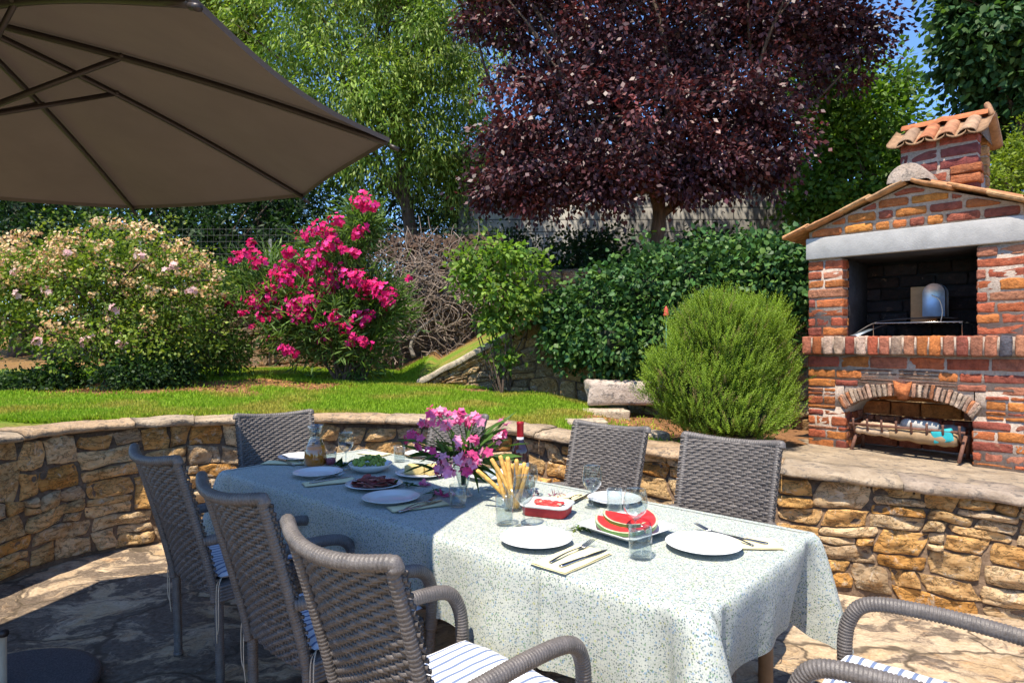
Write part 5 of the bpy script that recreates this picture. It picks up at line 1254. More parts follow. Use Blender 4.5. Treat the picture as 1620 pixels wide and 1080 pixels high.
def make_chair(cush='cushion'):
    t = thing("wicker_chair", "x", "chair")
    b = weave_back().build("backrest", M['wicker'], t)
    mb = MB()
    for sx in (-1, 1):
        V, Fq = wrapped([back_pt(sx, z)+np.array((-sx*.004, -.013, 0)) for z in np.linspace(BACK_Z0-.02, BACK_Z1-.005, 12)], 0.017, pitch=.0118); mb.add(V, Fq)
    mb.build("back_frame", M['wicker'], b)
    pth = [back_pt(a, BACK_Z1)+np.array((0, 0, -0.002-0.022*(1-a*a)))+np.array((0, -.010, 0)) for a in np.linspace(-1, 1, 17)]
    pth = [pth[0]+np.array((-.006, .004, -.02))]+[pth[0]+np.array((-.004, 0, -.002))]+pth[1:-1]+[pth[-1]+np.array((.004, 0, -.002))]+[pth[-1]+np.array((.006, .004, -.02))]
    mb = MB(); V, Fq = wrapped(smooth_path(pth, 4), 0.0190, pitch=.0125); mb.add(V, Fq); mb.build("top_rail", M['wicker'], b)
    mb = MB(); V, Fq = rbox((.245, .235, .030), .02, fine=True); mb.add(V+np.array((0, .225, .425)), Fq)
    for sx, a, b_ in ((0, (-.235, .455), (.235, .455)), (1, (-.245, .0), (-.245, .45)), (1, (.245, .0), (.245, .45))):
        for z in (.388, .402, .416, .430, .444): V, Fq = wrapped([(a[0], a[1], z), (b_[0], b_[1], z)], .0088, .005, .02, 6); mb.add(V, Fq)
    mb.build("seat", M['wicker'], t)
    for sx in (-1, 1):
        mb = MB(); V, Fq = wrapped(smooth_path([(sx*.232, -.062, .655), (sx*.262, .02, .662), (sx*.268, .20, .668), (sx*.268, .36, .660), (sx*.268, .435, .635), (sx*.266, .472, .575), (sx*.262, .482, .50), (sx*.258, .478, .41)], 6), .0230, n=12); mb.add(V, Fq)
        mb.build("armrest", M['wicker'], t)
        mb = MB(); V, Fq = wrapped([(sx*.258, .478, .41), (sx*.252, .47, .015)], .019, n=8); mb.add(V, Fq); V, Fq = lathe([(0, 0), (.022, 0), (.022, .018), (0, .02)], 10); mb.add(V+np.array((sx*.252, .47, 0)), Fq); mb.build("leg", M['wicker'], t)
        mb = MB(); V, Fq = wrapped([(sx*.225, .006, .42), (sx*.222, .015, .015)], .019, n=8); mb.add(V, Fq); V, Fq = lathe([(0, 0), (.022, 0), (.022, .018), (0, .02)], 10); mb.add(V+np.array((sx*.222, .015, 0)), Fq); mb.build("leg", M['wicker'], t)
    V, Fq = rbox((.225, .225, .022), .020, fine=True)
    nu = 24; T = []
    for sgn in (1, -1):
        for i in range(nu):
            for j in range(nu):
                x, y = -1+2*i/(nu-1), -1+2*j/(nu-1); e = max(abs(x), abs(y)); x2, y2 = x*math.sqrt(1-.10*y*y), y*math.sqrt(1-.10*x*x)
                T.append((x2*.238, .240+y2*.238, .482+sgn*(.024*(1-e**8)+.003*fn(x*2, y*2, 3))+.004*fn(x*3, y*3, 9)))
    g = grid_faces(nu, nu); mb = MB(); mb.add(T, g.tolist()+(g+nu*nu)[:, ::-1].tolist()); c = mb.build("cushion", M[cush], t)
    for sx in (-1, 1):
        mb = MB()
        for dx in (0, .02):
            V, Fq = tube(smooth_path([(sx*.225, .02, .48), (sx*(.245+dx), -.012, .45), (sx*(.250+dx), -.015, .30), (sx*(.244+dx*.3), -.01, .21+dx*2)], 5), .0022, 5); mb.add(V, Fq)
        mb.build("tie", M['cord'], c)
    return t
chairs = [
    ((-0.315, 1.67), -43.5, "nearest woven chair with its back to the camera, its top rail in full sun", 'n'),
    ((-0.825, 2.24), -43.5, "shaded woven chair, middle one of the three at the left long side of the table", 'n'),
    ((-1.44, 2.88), -41.0, "shaded woven chair farthest along the left long side, beside the golden stone wall", 'n'),
    ((-0.46, 4.10), 139.0, "woven chair mostly hidden behind the pink flower vase", 'n'),
    ((0.45, 3.51), 138.0, "sunlit grey woven chair behind the wine glass, below the long stone block", 'n'),
    ((0.971, 3.006), 139.5, "sunlit grey woven chair right of the watermelon, below the rosemary bush", 'n'),
    ((-1.49, 4.10), -145.5, "woven chair at the far end of the table, half in the parasol's shadow", 'n'),
    ((1.29, 1.583), 48.7, "near-end woven chair, only its armrests and striped seat inside the picture", 'x')]
proto = make_chair(); first = True
for (xy, ang, lb, kd) in chairs:
    o = proto if first else copy_tree(proto); first = False
    o.location = (xy[0], xy[1], 0.0); o.rotation_euler = (0, 0, math.radians(ang)); o["label"] = lb; o["group"] = "wicker chairs round the table"
    if kd == 'x':
        for ch_ in [x for x in bpy.data.objects if x.parent == o and x.name.startswith("cushion")]:
            ch_.data = ch_.data.copy(); ch_.data.materials[0] = M['cushion_x']

# ------------------------------------------------------------------ things on the table
ZT = TH+.0045
def T(px, py, z=ZT): return onz(px, py, z)
def lobj(name, prof, mat, loc, n=40, parent=None, label=None, cat=None, group=None, col=(1, 1, 1), rz=0):
    V, Fq = lathe(prof, n); mb = MB(); mb.add(V, Fq, col); o = mb.build(name, M[mat], parent); o.location = loc; o.rotation_euler = (0, 0, rz)
    if label: tag(o, label, cat, group)
    return o
def plate(px, py, lab, r=.135, group="white dinner plates on the table"):
    p = T(px, py, ZT+.012); k = r/.135
    pr = [(0, .004), (.072*k, .004), (.082*k, .006), (.098*k, .013), (.128*k, .0205), (.1345*k, .0225), (.135*k, .0235), (.1335*k, .0245), (.127*k, .023), (.100*k, .0165), (.084*k, .0095), (.075*k, .0075), (0, .0072)]
    pr = [(0, .0), (.078*k, 0.0)]+pr[2:]
    return lobj("dinner_plate", pr, 'china', (p[0], p[1], ZT), 56, None, lab, "plate", group)
pl = {}
pl['near'] = plate(848, 853, "white plate in front of the red strawberry dish, at the nearest chair")
pl['end'] = plate(1113, 862, "white plate at the near end of the table, right of the watermelon")
pl['back'] = plate(972, 790, "white plate behind the watermelon dish, between the two wine glasses", .125)
pl['mid'] = plate(619, 788, "white plate in the shade, directly in front of the cured ham")
pl['far'] = plate(503, 748, "white plate in the shade, in front of the orange juice carafe")
pl['head'] = plate(474, 723, "white plate in the shade at the far end of the table, left of the carafe", .13)
pl['hid'] = plate(672, 718, "white plate in the shade behind the cheese", .13)
pl['behind'] = plate(775, 752, "white plate behind the flower vase, half sunlit and half in shade")

def napkin(c, rz, w, d, label, group="yellow paper napkins under the cutlery"):
    n = 14; V = []
    for lay in range(2):
        for i in range(n):
            for j in range(n):
                x, y = -1+2*i/(n-1), -1+2*j/(n-1)
                V.append((x*w/2*(1-.03*lay), y*d/2*(1-.04*lay), .0018+.0022*lay+.0035*abs(fn(x*1.5, y*1.5, c[0]*9+lay))+(.006*max(0, x-.6) if lay else 0)))
    g = grid_faces(n, n); V = np.array(V); Vb = V-np.array((0, 0, .0012)); mb = MB(); mb.add(V, g.tolist()+(g+n*n).tolist())
    o = mb.build("napkin", M['napkin']); o.location = (c[0], c[1], ZT); o.rotation_euler = (0, 0, rz); tag(o, label, "napkin", group); return o
def knife(a, b, label, z=.008):
    a, b = np.array(a[:2]), np.array(b[:2]); L_ = np.linalg.norm(b-a); n = 26; V = []
    for i in range(n):
        t = i/(n-1); x = t*L_
        if t < .52: hw, th = .0062+.0035*max(0, 1-t/.1)*0+.003*(1-t/.52), .0032
        else: q = (t-.52)/.48; hw, th = .0062+.0045*math.sin(math.pi*min(1, q*.8+.1)), .0011
        if t > .93: hw *= max(.12, (1-t)/.07)
        if t < .03: hw *= .7
        for (yy, zz) in ((-hw, 0), (-hw*.6, th), (hw*.6, th), (hw, 0), (hw*.6, -th), (-hw*.6, -th)): V.append((x, yy, zz))
    Fq = [(i*6+k, (i+1)*6+k, (i+1)*6+(k+1) % 6, i*6+(k+1) % 6) for i in range(n-1) for k in range(6)]+[tuple(range(6)), tuple(range((n-1)*6, n*6))[::-1]]
    mb = MB(); mb.add(V, Fq); o = mb.build("table_knife", M['steel']); o.location = (a[0], a[1], ZT+z); o.rotation_euler = (0, 0, math.atan2(b[1]-a[1], b[0]-a[0])); tag(o, label, "knife", "table knives"); return o
def fork(a, b, label, z=.009):
    a, b = np.array(a[:2]), np.array(b[:2]); L_ = np.linalg.norm(b-a); mb = MB()
    def prof(t): return .009*math.sin(math.pi*min(1, t*1.25))*.8+(.014*(t-.72)/.28 if t > .72 else 0)
    n = 22; V = []
    for i in range(n):
        t = i/(n-1)*.74; x = t*L_; hw = .0062-.0035*min(1, t/.5) if t < .5 else (.0027+.0085*max(0, (t-.60)/.14) if t > .60 else .0027); th = .0013
        for (yy, zz) in ((-hw, 0), (-hw*.7, th), (hw*.7, th), (hw, 0), (hw*.7, -th), (-hw*.7, -th)): V.append((x, yy, zz+prof(t)))
    mb.add(V, [(i*6+k, (i+1)*6+k, (i+1)*6+(k+1) % 6, i*6+(k+1) % 6) for i in range(n-1) for k in range(6)]+[tuple(range(6)), tuple(range((n-1)*6, n*6))[::-1]])
    for k in range(4):
        y = (-1.5+k)*.0062; q = [(L_*t, y*(1 if t > .76 else .85), prof(t)) for t in (.72, .78, .86, .94, 1.0)]
        V2, F2 = tube(q, [.0021, .002, .0018, .0015, .0007], 6); mb.add(V2, F2)
    o = mb.build("fork", M['steel']); o.location = (a[0], a[1], ZT+z); o.rotation_euler = (0, 0, math.atan2(b[1]-a[1], b[0]-a[0])); tag(o, label, "fork", "forks"); return o
def nk(px, py, rz, lab, w=.27, d=.13): return napkin(T(px, py), rz, w, d, lab)
dv = math.atan2(TVv[1], TVv[0])
nk(905, 884, dv-.02, "yellow napkin beside the nearest plate, with the fork and knife on it", .27, .15)
fork(T(870, 893), T(939, 862), "steel fork on the napkin nearest the camera"); knife(T(886, 899), T(961, 872), "steel knife on the napkin nearest the camera")
nk(1172, 860, dv-.9, "yellow napkin behind the plate at the near end of the table", .27, .13)
knife(T(1215, 863), T(1145, 848), "steel knife behind the plate at the near end of the table"); fork(T(1192, 866), T(1100, 836), "steel fork behind the plate at the near end, its tines showing left of it")
nk(893, 789, dv-.15, "yellow napkin between the strawberry dish and the tall wine glass", .24, .12)
fork(T(920, 785), T(893, 795), "steel fork left of the tall wine glass"); knife(T(905, 797), T(940, 780), "steel knife left of the tall wine glass")
nk(662, 801, dv-.35, "yellow napkin in the shade beside the plate in front of the ham", .27, .10)
knife(T(630, 812), T(700, 794), "knife on the shaded napkin left of the short tumbler"); fork(T(640, 808), T(690, 793), "fork on the shaded napkin left of the short tumbler")
nk(522, 763, dv-.35, "yellow napkin in the shade beside the plate in front of the carafe", .27, .11)
knife(T(490, 766), T(566, 754), "knife on the shaded napkin in front of the carafe"); fork(T(495, 762), T(548, 752), "fork on the shaded napkin in front of the carafe")
nk(452, 732, dv-.9, "yellow napkin in the shade at the far left corner of the table", .27, .12)
knife(T(466, 737), T(438, 727), "knife at the far left corner of the table"); fork(T(478, 734), T(446, 725), "fork at the far left corner of the table")
nk(592, 718, dv-1.3, "yellow napkin in the shade behind the grapes", .22, .10)

GL = "clear tumblers on the table"; WG = "stemmed wine glasses on the table"
def tumbler(px, py, lab, r=.036, h=.10, fill=None):
    p = T(px, py-3, ZT); t = thing("tumbler", lab, "glass", (p[0], p[1], ZT), 0, GL)
    w = .0018; pr = [(0, 0), (r*.90, 0), (r*.96, .004), (r, h*.5), (r*1.02, h), (r*1.02-w, h), (r-w, h*.5), (r*.92-w, .014), (r*.8, .011), (0, .011)]
    lobj("glass_body", pr, 'glass', (0, 0, 0), 40, t)
    if fill: lobj("drink", [(0, .0125), (r*.86, .0125), (r*.96-w, h*.55), (0, h*.55)], fill, (0, 0, 0), 24, t)
    return t
def wineglass(px, py, lab, h=.20, rb=.046, hb=.115):
    p = T(px, py-3, ZT); t = thing("wine_glass", lab, "wine glass", (p[0], p[1], ZT), 0, WG); w = .0013; zb = h-hb
    lobj("foot", [(0, 0), (.034, 0), (.035, .0015), (.02, .004), (.006, .010), (.0042, .02), (0, .021)], 'glass', (0, 0, 0), 36, t)
    lobj("stem", [(.0042, .0195), (.0035, .05), (.0042, zb-.004), (0, zb-.0035)], 'glass', (0, 0, 0), 14, t)
    out = [(0, zb-.003), (.006, zb-.002), (rb*.55, zb+hb*.12), (rb*.88, zb+hb*.30), (rb, zb+hb*.50), (rb*.97, zb+hb*.75), (rb*.86, h), (rb*.875, h+.001)]
    inn = [(a-w if a > w else 0, b+(w*1.5 if i < 3 else 0)) for i, (a, b) in enumerate(out)][::-1]
    lobj("bowl", out+inn, 'glass', (0, 0, 0), 44, t); return t
tumbler(725, 803, "short clear tumbler in front of the flower vase", .040, .095)
tumbler(798, 832, "clear tumbler in front of the breadsticks", .036, .115)
tumbler(1013, 884, "clear tumbler at the front edge of the watermelon dish", .040, .105)
tumbler(972, 812, "clear tumbler behind the watermelon", .034, .10)
tumbler(632, 733, "clear tumbler in the shade between the grapes and the cheese", .036, .10)
tumbler(523, 740, "tumbler of pink drink right of the juice carafe", .034, .085, 'pinkdrink')
wineglass(547, 745, "stemmed wine glass in the shade between the carafe and the grapes", .215)
wineglass(937, 805, "stemmed wine glass in front of the grey woven chair", .185)
wineglass(1005, 857, "stemmed wine glass standing over the red watermelon", .19)
wineglass(829, 834, "stemmed wine glass between the breadsticks and the strawberry dish", .20)
wineglass(776, 776, "stemmed wine glass just right of the flower vase", .17)
wineglass(836, 788, "stemmed wine glass beside the wine bottle", .15)

# carafe of orange juice
p = T(499, 737); t = thing("juice_carafe", "glass carafe half full of orange juice", "carafe", (p[0], p[1], ZT))
out = [(0, 0), (.052, 0), (.058, .01), (.060, .05), (.056, .09), (.040, .13), (.030, .165), (.032, .19), (.044, .222), (.0425, .223), (.030, .19), (.028, .165), (.038, .128), (.054, .089), (.0575, .05), (.055, .012), (.05, .008), (0, .008)]
lobj("glass_body", out, 'glass', (0, 0, 0), 40, t); lobj("juice", [(0, .0085), (.0495, .0085), (.0545, .014), (.057, .05), (.0535, .089), (.046, .112), (0, .112)], 'juice_op', (0, 0, 0), 32, t)
t.scale = (1.12, 1.12, 1.10)
# wine bottle
p = T(823, 782); t = thing("wine_bottle", "dark red wine bottle with red foil on its neck", "bottle", (p[0], p[1], ZT))
lobj("glass_body", [(0, 0), (.036, 0), (.0385, .006), (.0385, .19), (.036, .21), (.026, .232), (.0165, .248), (.0145, .262), (.0145, .318), (0, .318)], 'darkglass', (0, 0, 0), 40, t)
lobj("foil", [(.0152, .255), (.0155, .318), (.0165, .320), (.0165, .33), (.015, .332), (0, .332)], 'red', (0, 0, 0), 24, t)
lobj("neck_band", [(.0155, .245), (.0160, .246), (.0160, .262), (.0155, .263)], 'china', (0, 0, 0), 24, t)
V = []; mb = MB()
for z in (.05, .15):
    for a in np.linspace(math.radians(-140), math.radians(40), 20): V.append((.0389*math.cos(a), .0389*math.sin(a), z))
mb.add(V, grid_faces(2, 20), (.62, .60, .56)); mb.build("paper_label", M['tint'], t)

t.scale = (1.10, 1.10, 1.07)
# bowls and dishes
def rim_bowl(px, py, r, h, lab, name="serving_bowl", cat="bowl"):
    p = T(px, py, ZT+h*.5); pr = [(0, 0), (r*.55, 0), (r*.62, .004), (r*.85, h*.45), (r, h*.97), (r*.995, h), (r*.97, h*.985), (r*.82, h*.5), (r*.58, .010), (0, .008)]
    return lobj(name, pr, 'china', (p[0], p[1], ZT), 56, None, lab, cat)
o = rim_bowl(586, 738, .125, .045, "white bowl holding the green grapes"); gb_ = np.array(o.location)
rs = np.random.RandomState(2); mb = MB(); sv, sf = lathe([(0.0001, -1), (.5, -.86), (.86, -.5), (1, 0), (.86, .5), (.5, .86), (.0001, 1)], 10)
for k in range(95):
    a = rs.rand()*6.28; r_ = .095*rs.rand()**.5; z = .032+.040*(1-(r_/.1)**2)*rs.rand()**.4+.012*fn(a, r_*30)
    mb.add(sv*np.array((1, 1, 1.12))*(.0095+.0025*rs.rand())+np.array((r_*math.cos(a), r_*math.sin(a), z+.012)), sf, np.array((0.22, 0.30, 0.035))*(.6+.7*rs.rand()))
o = mb.build("grapes", M['food']); o.location = gb_; tag(o, "bunch of green grapes heaped in the white bowl", "grapes")
p = T(592, 766, ZT+.01); o = lobj("serving_plate", [(0, 0), (.09, 0), (.12, .012), (.145, .018), (.146, .020), (.12, .016), (.09, .006), (0, .005)], 'china', (p[0], p[1], ZT), 48, None, "oval white plate under the cured ham", "plate"); hp = np.array(o.location)
mb = MB()
for k in range(46):
    a = rs.rand()*6.28; r_ = .105*rs.rand()**.5; n = 9; c0 = np.array((r_*math.cos(a), r_*math.sin(a), .014+.022*(1-r_/.11)+.008*rs.rand())); V = []; tx_, ty_ = rs.randn(2)*.32; sd = rs.rand()*40
    for i in range(3):
        for j in range(n):
            th = 2*math.pi*j/n; rr_ = .030*i/2*(1+.25*fn(th, sd)); V.append(c0+np.array((rr_*math.cos(th), rr_*math.sin(th)*.8, rr_*(tx_*math.cos(th)+ty_*math.sin(th))*.6+.006*fn(i*2, th, sd))))
    mb.add(V, [(i*n+j, i*n+(j+1) % n, (i+1)*n+(j+1) % n, (i+1)*n+j) for i in range(2) for j in range(n)], np.array([(.20, .025, .025), (.28, .05, .04), (.15, .018, .018), (.42, .17, .14)][rs.randint(4)]))
o = mb.build("cured_ham", M['food']); o.location = hp; tag(o, "curled slices of dark red cured ham on the white plate", "cured ham")
p = T(668, 748, ZT+.01); o = lobj("serving_plate", [(0, 0), (.10, 0), (.13, .012), (.15, .018), (.151, .020), (.13, .017), (.10, .006), (0, .005)], 'china', (p[0], p[1], ZT), 48, None, "round white plate under the yellow cheese", "plate"); cp_ = np.array(o.location)
for nm, dx, dy, hx, hy, hz, rz_, lab in (("cheese", -.035, .0, .055, .035, .024, .5, "block of yellow cheese on the left of the plate"), ("cheese", .052, -.01, .045, .04, .024, -.35, "wedge of yellow cheese next to the pink flowers")):
    V, Fq = rbox((hx, hy, hz), .004, fine=True); V = V*np.where(V[:, :1] > 0, (1, .75, 1), (1, 1.1, 1)); mb = MB(); mb.add(V, Fq, (.56, .44, .18)); o = mb.build(nm, M['tint']); o.location = cp_+np.array((dx, dy, .008+hz)); o.rotation_euler = (0, 0, rz_+TR); tag(o, lab, "cheese", "cheese on the round plate")
# vase with pink oleander
p = T(733, 783); t = thing("flower_vase", "clear glass vase with water holding the pink oleander bunch", "vase", (p[0], p[1], ZT)); vl = np.array((p[0], p[1], ZT))
out = [(0, 0), (.045, 0), (.047, .004), (.028, .022), (.022, .04), (.034, .09), (.050, .14), (.060, .185), (.058, .185), (.048, .14), (.032, .091), (.020, .045), (.012, .04), (0, .039)]
lobj("glass_body", out, 'glass', (0, 0, 0), 40, t)
bq = thing("flower_bunch", "bunch of pink oleander flowers with long green leaves in the glass vase", "flowers", (p[0], p[1], ZT+.05)); bql = np.array(bq.location)
vY = p[1]
heads = [(690, 655, 20, -.02), (672, 668, 16, .02), (725, 655, 17, -.04), (705, 672, 15, -.10), (755, 662, 16, -.05), (742, 668, 12, .02), (652, 688, 13, -.04), (664, 700, 13, -.06), (680, 712, 10, -.08), (700, 732, 19, -.14), (692, 745, 14, -.13), (710, 748, 13, -.15), (728, 728, 16, -.13), (742, 720, 17, -.12), (750, 732, 13, -.12), (726, 702, 12, -.1), (747, 696, 11, -.1), (768, 716, 10, -.08), (790, 687, 12, .0), (797, 668, 8, .02), (786, 694, 9, -.02), (802, 680, 6, .0), (735, 745, 10, -.12), (644, 694, 8, -.04)]
cen = [(P(px, py, vY+dy), r*vY/F*.9) for px, py, r, dy in heads]
V, Fq, C = blossoms(cen, 20, 0.055, 0.050, [(0.74, 0.16, 0.36), (0.78, 0.30, 0.48), (0.70, 0.08, 0.26), (0.80, 0.42, 0.56)], 3, up=.6); o = mesh_obj("blossoms", V, Fq, C, M['petal'], bq, False); o.location = -bql
mb = MB(); rd = random.Random(3)
for (c, r) in cen:
    V, Fq = tube(smooth_path([vl+np.array((rd.uniform(-.01, .01), rd.uniform(-.01, .01), .05)), vl+np.array((rd.uniform(-.03, .03), rd.uniform(-.03, .03), .17)), (vl+np.array((0, 0, .2)))*.35+np.array(c)*.65, c], 4), .0025, 5); mb.add(V, Fq, (.08, .14, .03))
o = mb.build("stems", M['tint'], bq); o.location = -bql
Pp = []; D = []; rs = np.random.RandomState(12)
tips = [(632, 700), (640, 712), (700, 690), (780, 760), (788, 742), (800, 735), (812, 712), (776, 668), (790, 662), (770, 690), (730, 690), (760, 745), (650, 720), (690, 700), (745, 680), (818, 706), (764, 700), (720, 680)]
for (px, py) in tips*4:
    q = P(px+rs.randn()*12, py+rs.randn()*9, vY-.04+rs.randn()*.06); o_ = vl+np.array((0, 0, .17))+rs.randn(3)*.03; d = q-o_; L_ = np.linalg.norm(d); Pp.append(q-nz(d)*min(L_, .14)); D.append(d+rs.randn(3)*.02)
Pp, D = np.array(Pp), np.array(D); n = len(Pp)
V, Fq, C = leaf_hex(Pp, D, rs.randn(n, 3)*.4+np.array((0, -.4, 1)), .12+.05*rs.rand(n), .020+.006*rs.rand(n), np.array((.06, .13, .025))*(.6+.9*rs.rand(n, 1)), .18)
o = mesh_obj("leaves", V, Fq, C, M['leaf'], bq, False); o.location = -bql
# breadsticks in a glass jar
p = T(812, 806); t = thing("breadstick_jar", "clear glass jar with the breadsticks", "glass jar", (p[0], p[1], ZT)); bl_ = np.array((p[0], p[1], ZT))
lobj("glass_body", [(0, 0), (.040, 0), (.042, .004), (.042, .10), (.040, .10), (.039, .010), (0, .008)], 'glass', (0, 0, 0), 36, t)
rd = random.Random(5)
tipsb = [(752, 745), (775, 727), (789, 722), (801, 724), (796, 732), (809, 735), (815, 728), (828, 733), (833, 740), (783, 740), (806, 745), (822, 738)]
for k, (px, py) in enumerate(tipsb):
    a = bl_+np.array((rd.uniform(-.022, .022), rd.uniform(-.022, .022), .012)); b = P(px+2, py-2, p[1]+rd.uniform(-.03, .03)); mb = MB()
    q = smooth_path([a, a*.5+b*.5+np.array((rd.uniform(-.004, .004),)*3), b], 5); q = resample(q, .008)[0]; ra = .0100*(1+.12*np.array([fn(i*.7, k*5) for i in range(len(q))])); ra[0] *= .6; ra[-1] *= .6
    V, Fq = tube(q, ra, 9); mb.add(V, Fq, np.array((.66, .38, .10))*rd.uniform(.85, 1.2)); o = mb.build("breadstick", M['bread']); tag(o, "golden breadstick standing in the glass jar among the others" if k else "golden breadstick leaning out farthest to the left of the jar", "breadstick", "breadsticks in the glass jar")
# strawberry dish: rounded white dish with red sides
def rrect(w, d, r, n=8):
    out = []
    for cx, cy, a0 in ((w-r, d-r, 0), (-w+r, d-r, 90), (-w+r, -d+r, 180), (w-r, -d+r, 270)):
        for k in range(n): a = math.radians(a0+90*k/(n-1)); out.append((cx+r*math.cos(a), cy+r*math.sin(a)))
    return out
def rloft(rings, close_bottom=True, close_top=True):
    V = []; n = len(rings[0][0])
    for pts, z in rings: V += [(x, y, z) for x, y in pts]
    Fq = [(i*n+j, i*n+(j+1) % n, (i+1)*n+(j+1) % n, (i+1)*n+j) for i in range(len(rings)-1) for j in range(n)]
    if close_bottom: Fq.append(tuple(range(n))[::-1])
    if close_top: Fq.append(tuple(range((len(rings)-1)*n, len(rings)*n)))
    return V, Fq
p = T(866, 812); t = thing("strawberry_dish", "rounded white dish with red glass sides and red fruit inside", "dish", (p[0], p[1], ZT), TR+.35)
mb = MB(); V, Fq = rloft([(rrect(.090, .065, .03), 0), (rrect(.095, .070, .032), .004), (rrect(.100, .075, .034), .040)], True, False); mb.add(V, Fq, (.42, .03, .035)); mb.build("glass_side", M['tint'], t)
mb = MB(); V, Fq = rloft([(rrect(.100, .075, .034), .038), (rrect(.108, .083, .038), .043), (rrect(.109, .084, .038), .048), (rrect(.098, .073, .032), .052), (rrect(.083, .058, .024), .048), (rrect(.080, .055, .022), .036)], False, True); mb.add(V, Fq); mb.build("rim", M['china'], t)
mb = MB(); rs = np.random.RandomState(6)
for k in range(26):
    V = sv*np.array((.018, .014, .006))*(.8+.5*rs.rand())@rotz(rs.rand()*6).T+np.array((rs.uniform(-.062, .062), rs.uniform(-.04, .04), .041+.006*rs.rand())); mb.add(V, sf, [(.46, .03, .03), (.40, .05, .04), (.58, .36, .26), (.5, .06, .05)][rs.randint(4)])
mb.build("fruit", M['food'], t)
# watermelon on a square dish
p = T(992, 836, ZT+.02); dl = np.array((p[0], p[1], ZT)); t0 = TR+1.42
mb = MB(); V, Fq = rloft([(rrect(.07, .07, .02), 0), (rrect(.085, .085, .024), .003), (rrect(.142, .142, .03), .034), (rrect(.145, .145, .032), .037), (rrect(.140, .140, .03), .037), (rrect(.085, .085, .022), .010), (rrect(.07, .07, .02), .008)]); mb.add(V, Fq); o = mb.build("square_dish", M['china']); o.location = dl; o.rotation_euler = (0, 0, t0); tag(o, "square white dish under the watermelon slices", "dish")
def melon(loc, rz, tilt, R_, a0, a1, th, lab):
    mb = MB(); n = 26; rr = [0, R_*.55, R_*.90, R_*.93, R_*.97, R_]; cc = [(.74, .030, .035), (.70, .030, .03), (.68, .035, .035), (.74, .34, .24), (.60, .66, .42), (.10, .20, .04)]
    for zz in (0, th):
        V = []; C = []
        for r_, c in zip(rr, cc):
            for i in range(n): a = a0+(a1-a0)*i/(n-1); V.append((r_*math.cos(a), r_*math.sin(a), zz+(.0015*fn(a*3, r_*60) if zz else 0))); C.append(c)
        mb.add(V, grid_faces(6, n), np.array(C))
    V = [(R_*math.cos(a), R_*math.sin(a), z) for z in (0, th) for a in np.linspace(a0, a1, n)]; mb.add(V, grid_faces(2, n), (.07, .16, .03))
    for a in (a0, a1):
        V = []; C = []
        for r_, c in zip(rr, cc):
            for z in (0, th): V.append((r_*math.cos(a), r_*math.sin(a), z)); C.append(c)
        mb.add(V, grid_faces(6, 2), np.array(C))
    o = mb.build("watermelon_slice", M['melon']); o.location = loc; o.rotation_euler = (Matrix.Rotation(tilt, 3, 'X') @ Matrix.Rotation(rz, 3, 'Z')).to_euler(); tag(o, lab, "watermelon slice", "watermelon slices on the square dish")
melon(dl+np.array((-.012, .030, .034)), 0.0, .20, .108, 2.75, 5.75, .014, "lower red watermelon slice, at the left of the square dish")
melon(dl+np.array((.012, .055, .050)), 0.15, .16, .096, 2.6, 5.5, .013, "upper red watermelon slice lying on another")
melon(dl+np.array((.028, .015, .046)), 0.0, .30, .092, -1.2, .75, .016, "red watermelon slice with its green rind towards the right")
# sprigs, petals and loose flowers on the cloth
def sprig(px, py, name, lab, cat, n, spread, cols, L_, W_, seed, up=.3):
    rs = np.random.RandomState(seed); c = T(px, py); c[2] = ZT+.003; Pp = np.array(c)+np.stack([rs.randn(n)*spread, rs.randn(n)*spread*.7, np.abs(rs.randn(n))*.004], 1); D = np.stack([rs.randn(n), rs.randn(n), np.abs(rs.randn(n))*up], 1)
    V, Fq, C = leaf_hex(Pp, D, rs.randn(n, 3)*.4+np.array((0, 0, 1)), L_*(.7+.6*rs.rand(n)), W_*(.7+.6*rs.rand(n)), np.array(cols)[rs.randint(len(cols), size=n)]*(.7+.6*rs.rand(n, 1)), .15)
    o = mesh_obj(name, V, Fq, C, M['leaf'] if 'leaf' in name or 'sprig' in name else M['petal'], None, False); tag(o, lab, cat)
    return o
sprig(918, 838, "herb_sprig", "small green herb sprig at the left corner of the watermelon dish", "herb sprig", 26, .018, [(.10, .17, .03), (.16, .2, .05), (.05, .1, .03)], .035, .009, 1)
sprig(882, 785, "flower_stalks", "dark pink flower stalks lying behind the strawberry dish", "flower stalks", 16, .018, [(.20, .03, .08), (.35, .10, .16)], .03, .006, 2, .8)
sprig(845, 784, "flower_stalks", "dark pink flower stalks left of the strawberry dish's far corner, by the bottle", "flower stalks", 14, .014, [(.20, .03, .08), (.35, .10, .16)], .03, .007, 3, .8)
sprig(672, 768, "fallen_flower", "fallen pink flower in the shade, just in front of the cheese plate", "flower", 16, .016, [(.62, .10, .28), (.7, .25, .42)], .03, .022, 4, .6)
sprig(703, 784, "fallen_flower", "fallen pink flower in the shade, left of the short tumbler", "flower", 20, .018, [(.62, .08, .24), (.7, .2, .38)], .032, .024, 5, .6)
sprig(645, 768, "leaf_sprig", "long dark green leaf sprig in front of the cheese plate", "leaf sprig", 10, .03, [(.03, .08, .02)], .08, .016, 6)
sprig(690, 780, "leaf_sprig", "dark green leaf sprig beside the fallen flower at the short tumbler", "leaf sprig", 8, .02, [(.03, .08, .02)], .07, .014, 7)
sprig(540, 738, "leaf_sprig", "dark green leaf sprig behind the stemmed glass next to the carafe", "leaf sprig", 22, .03, [(.03, .07, .02), (.05, .1, .02)], .06, .02, 8, .9)
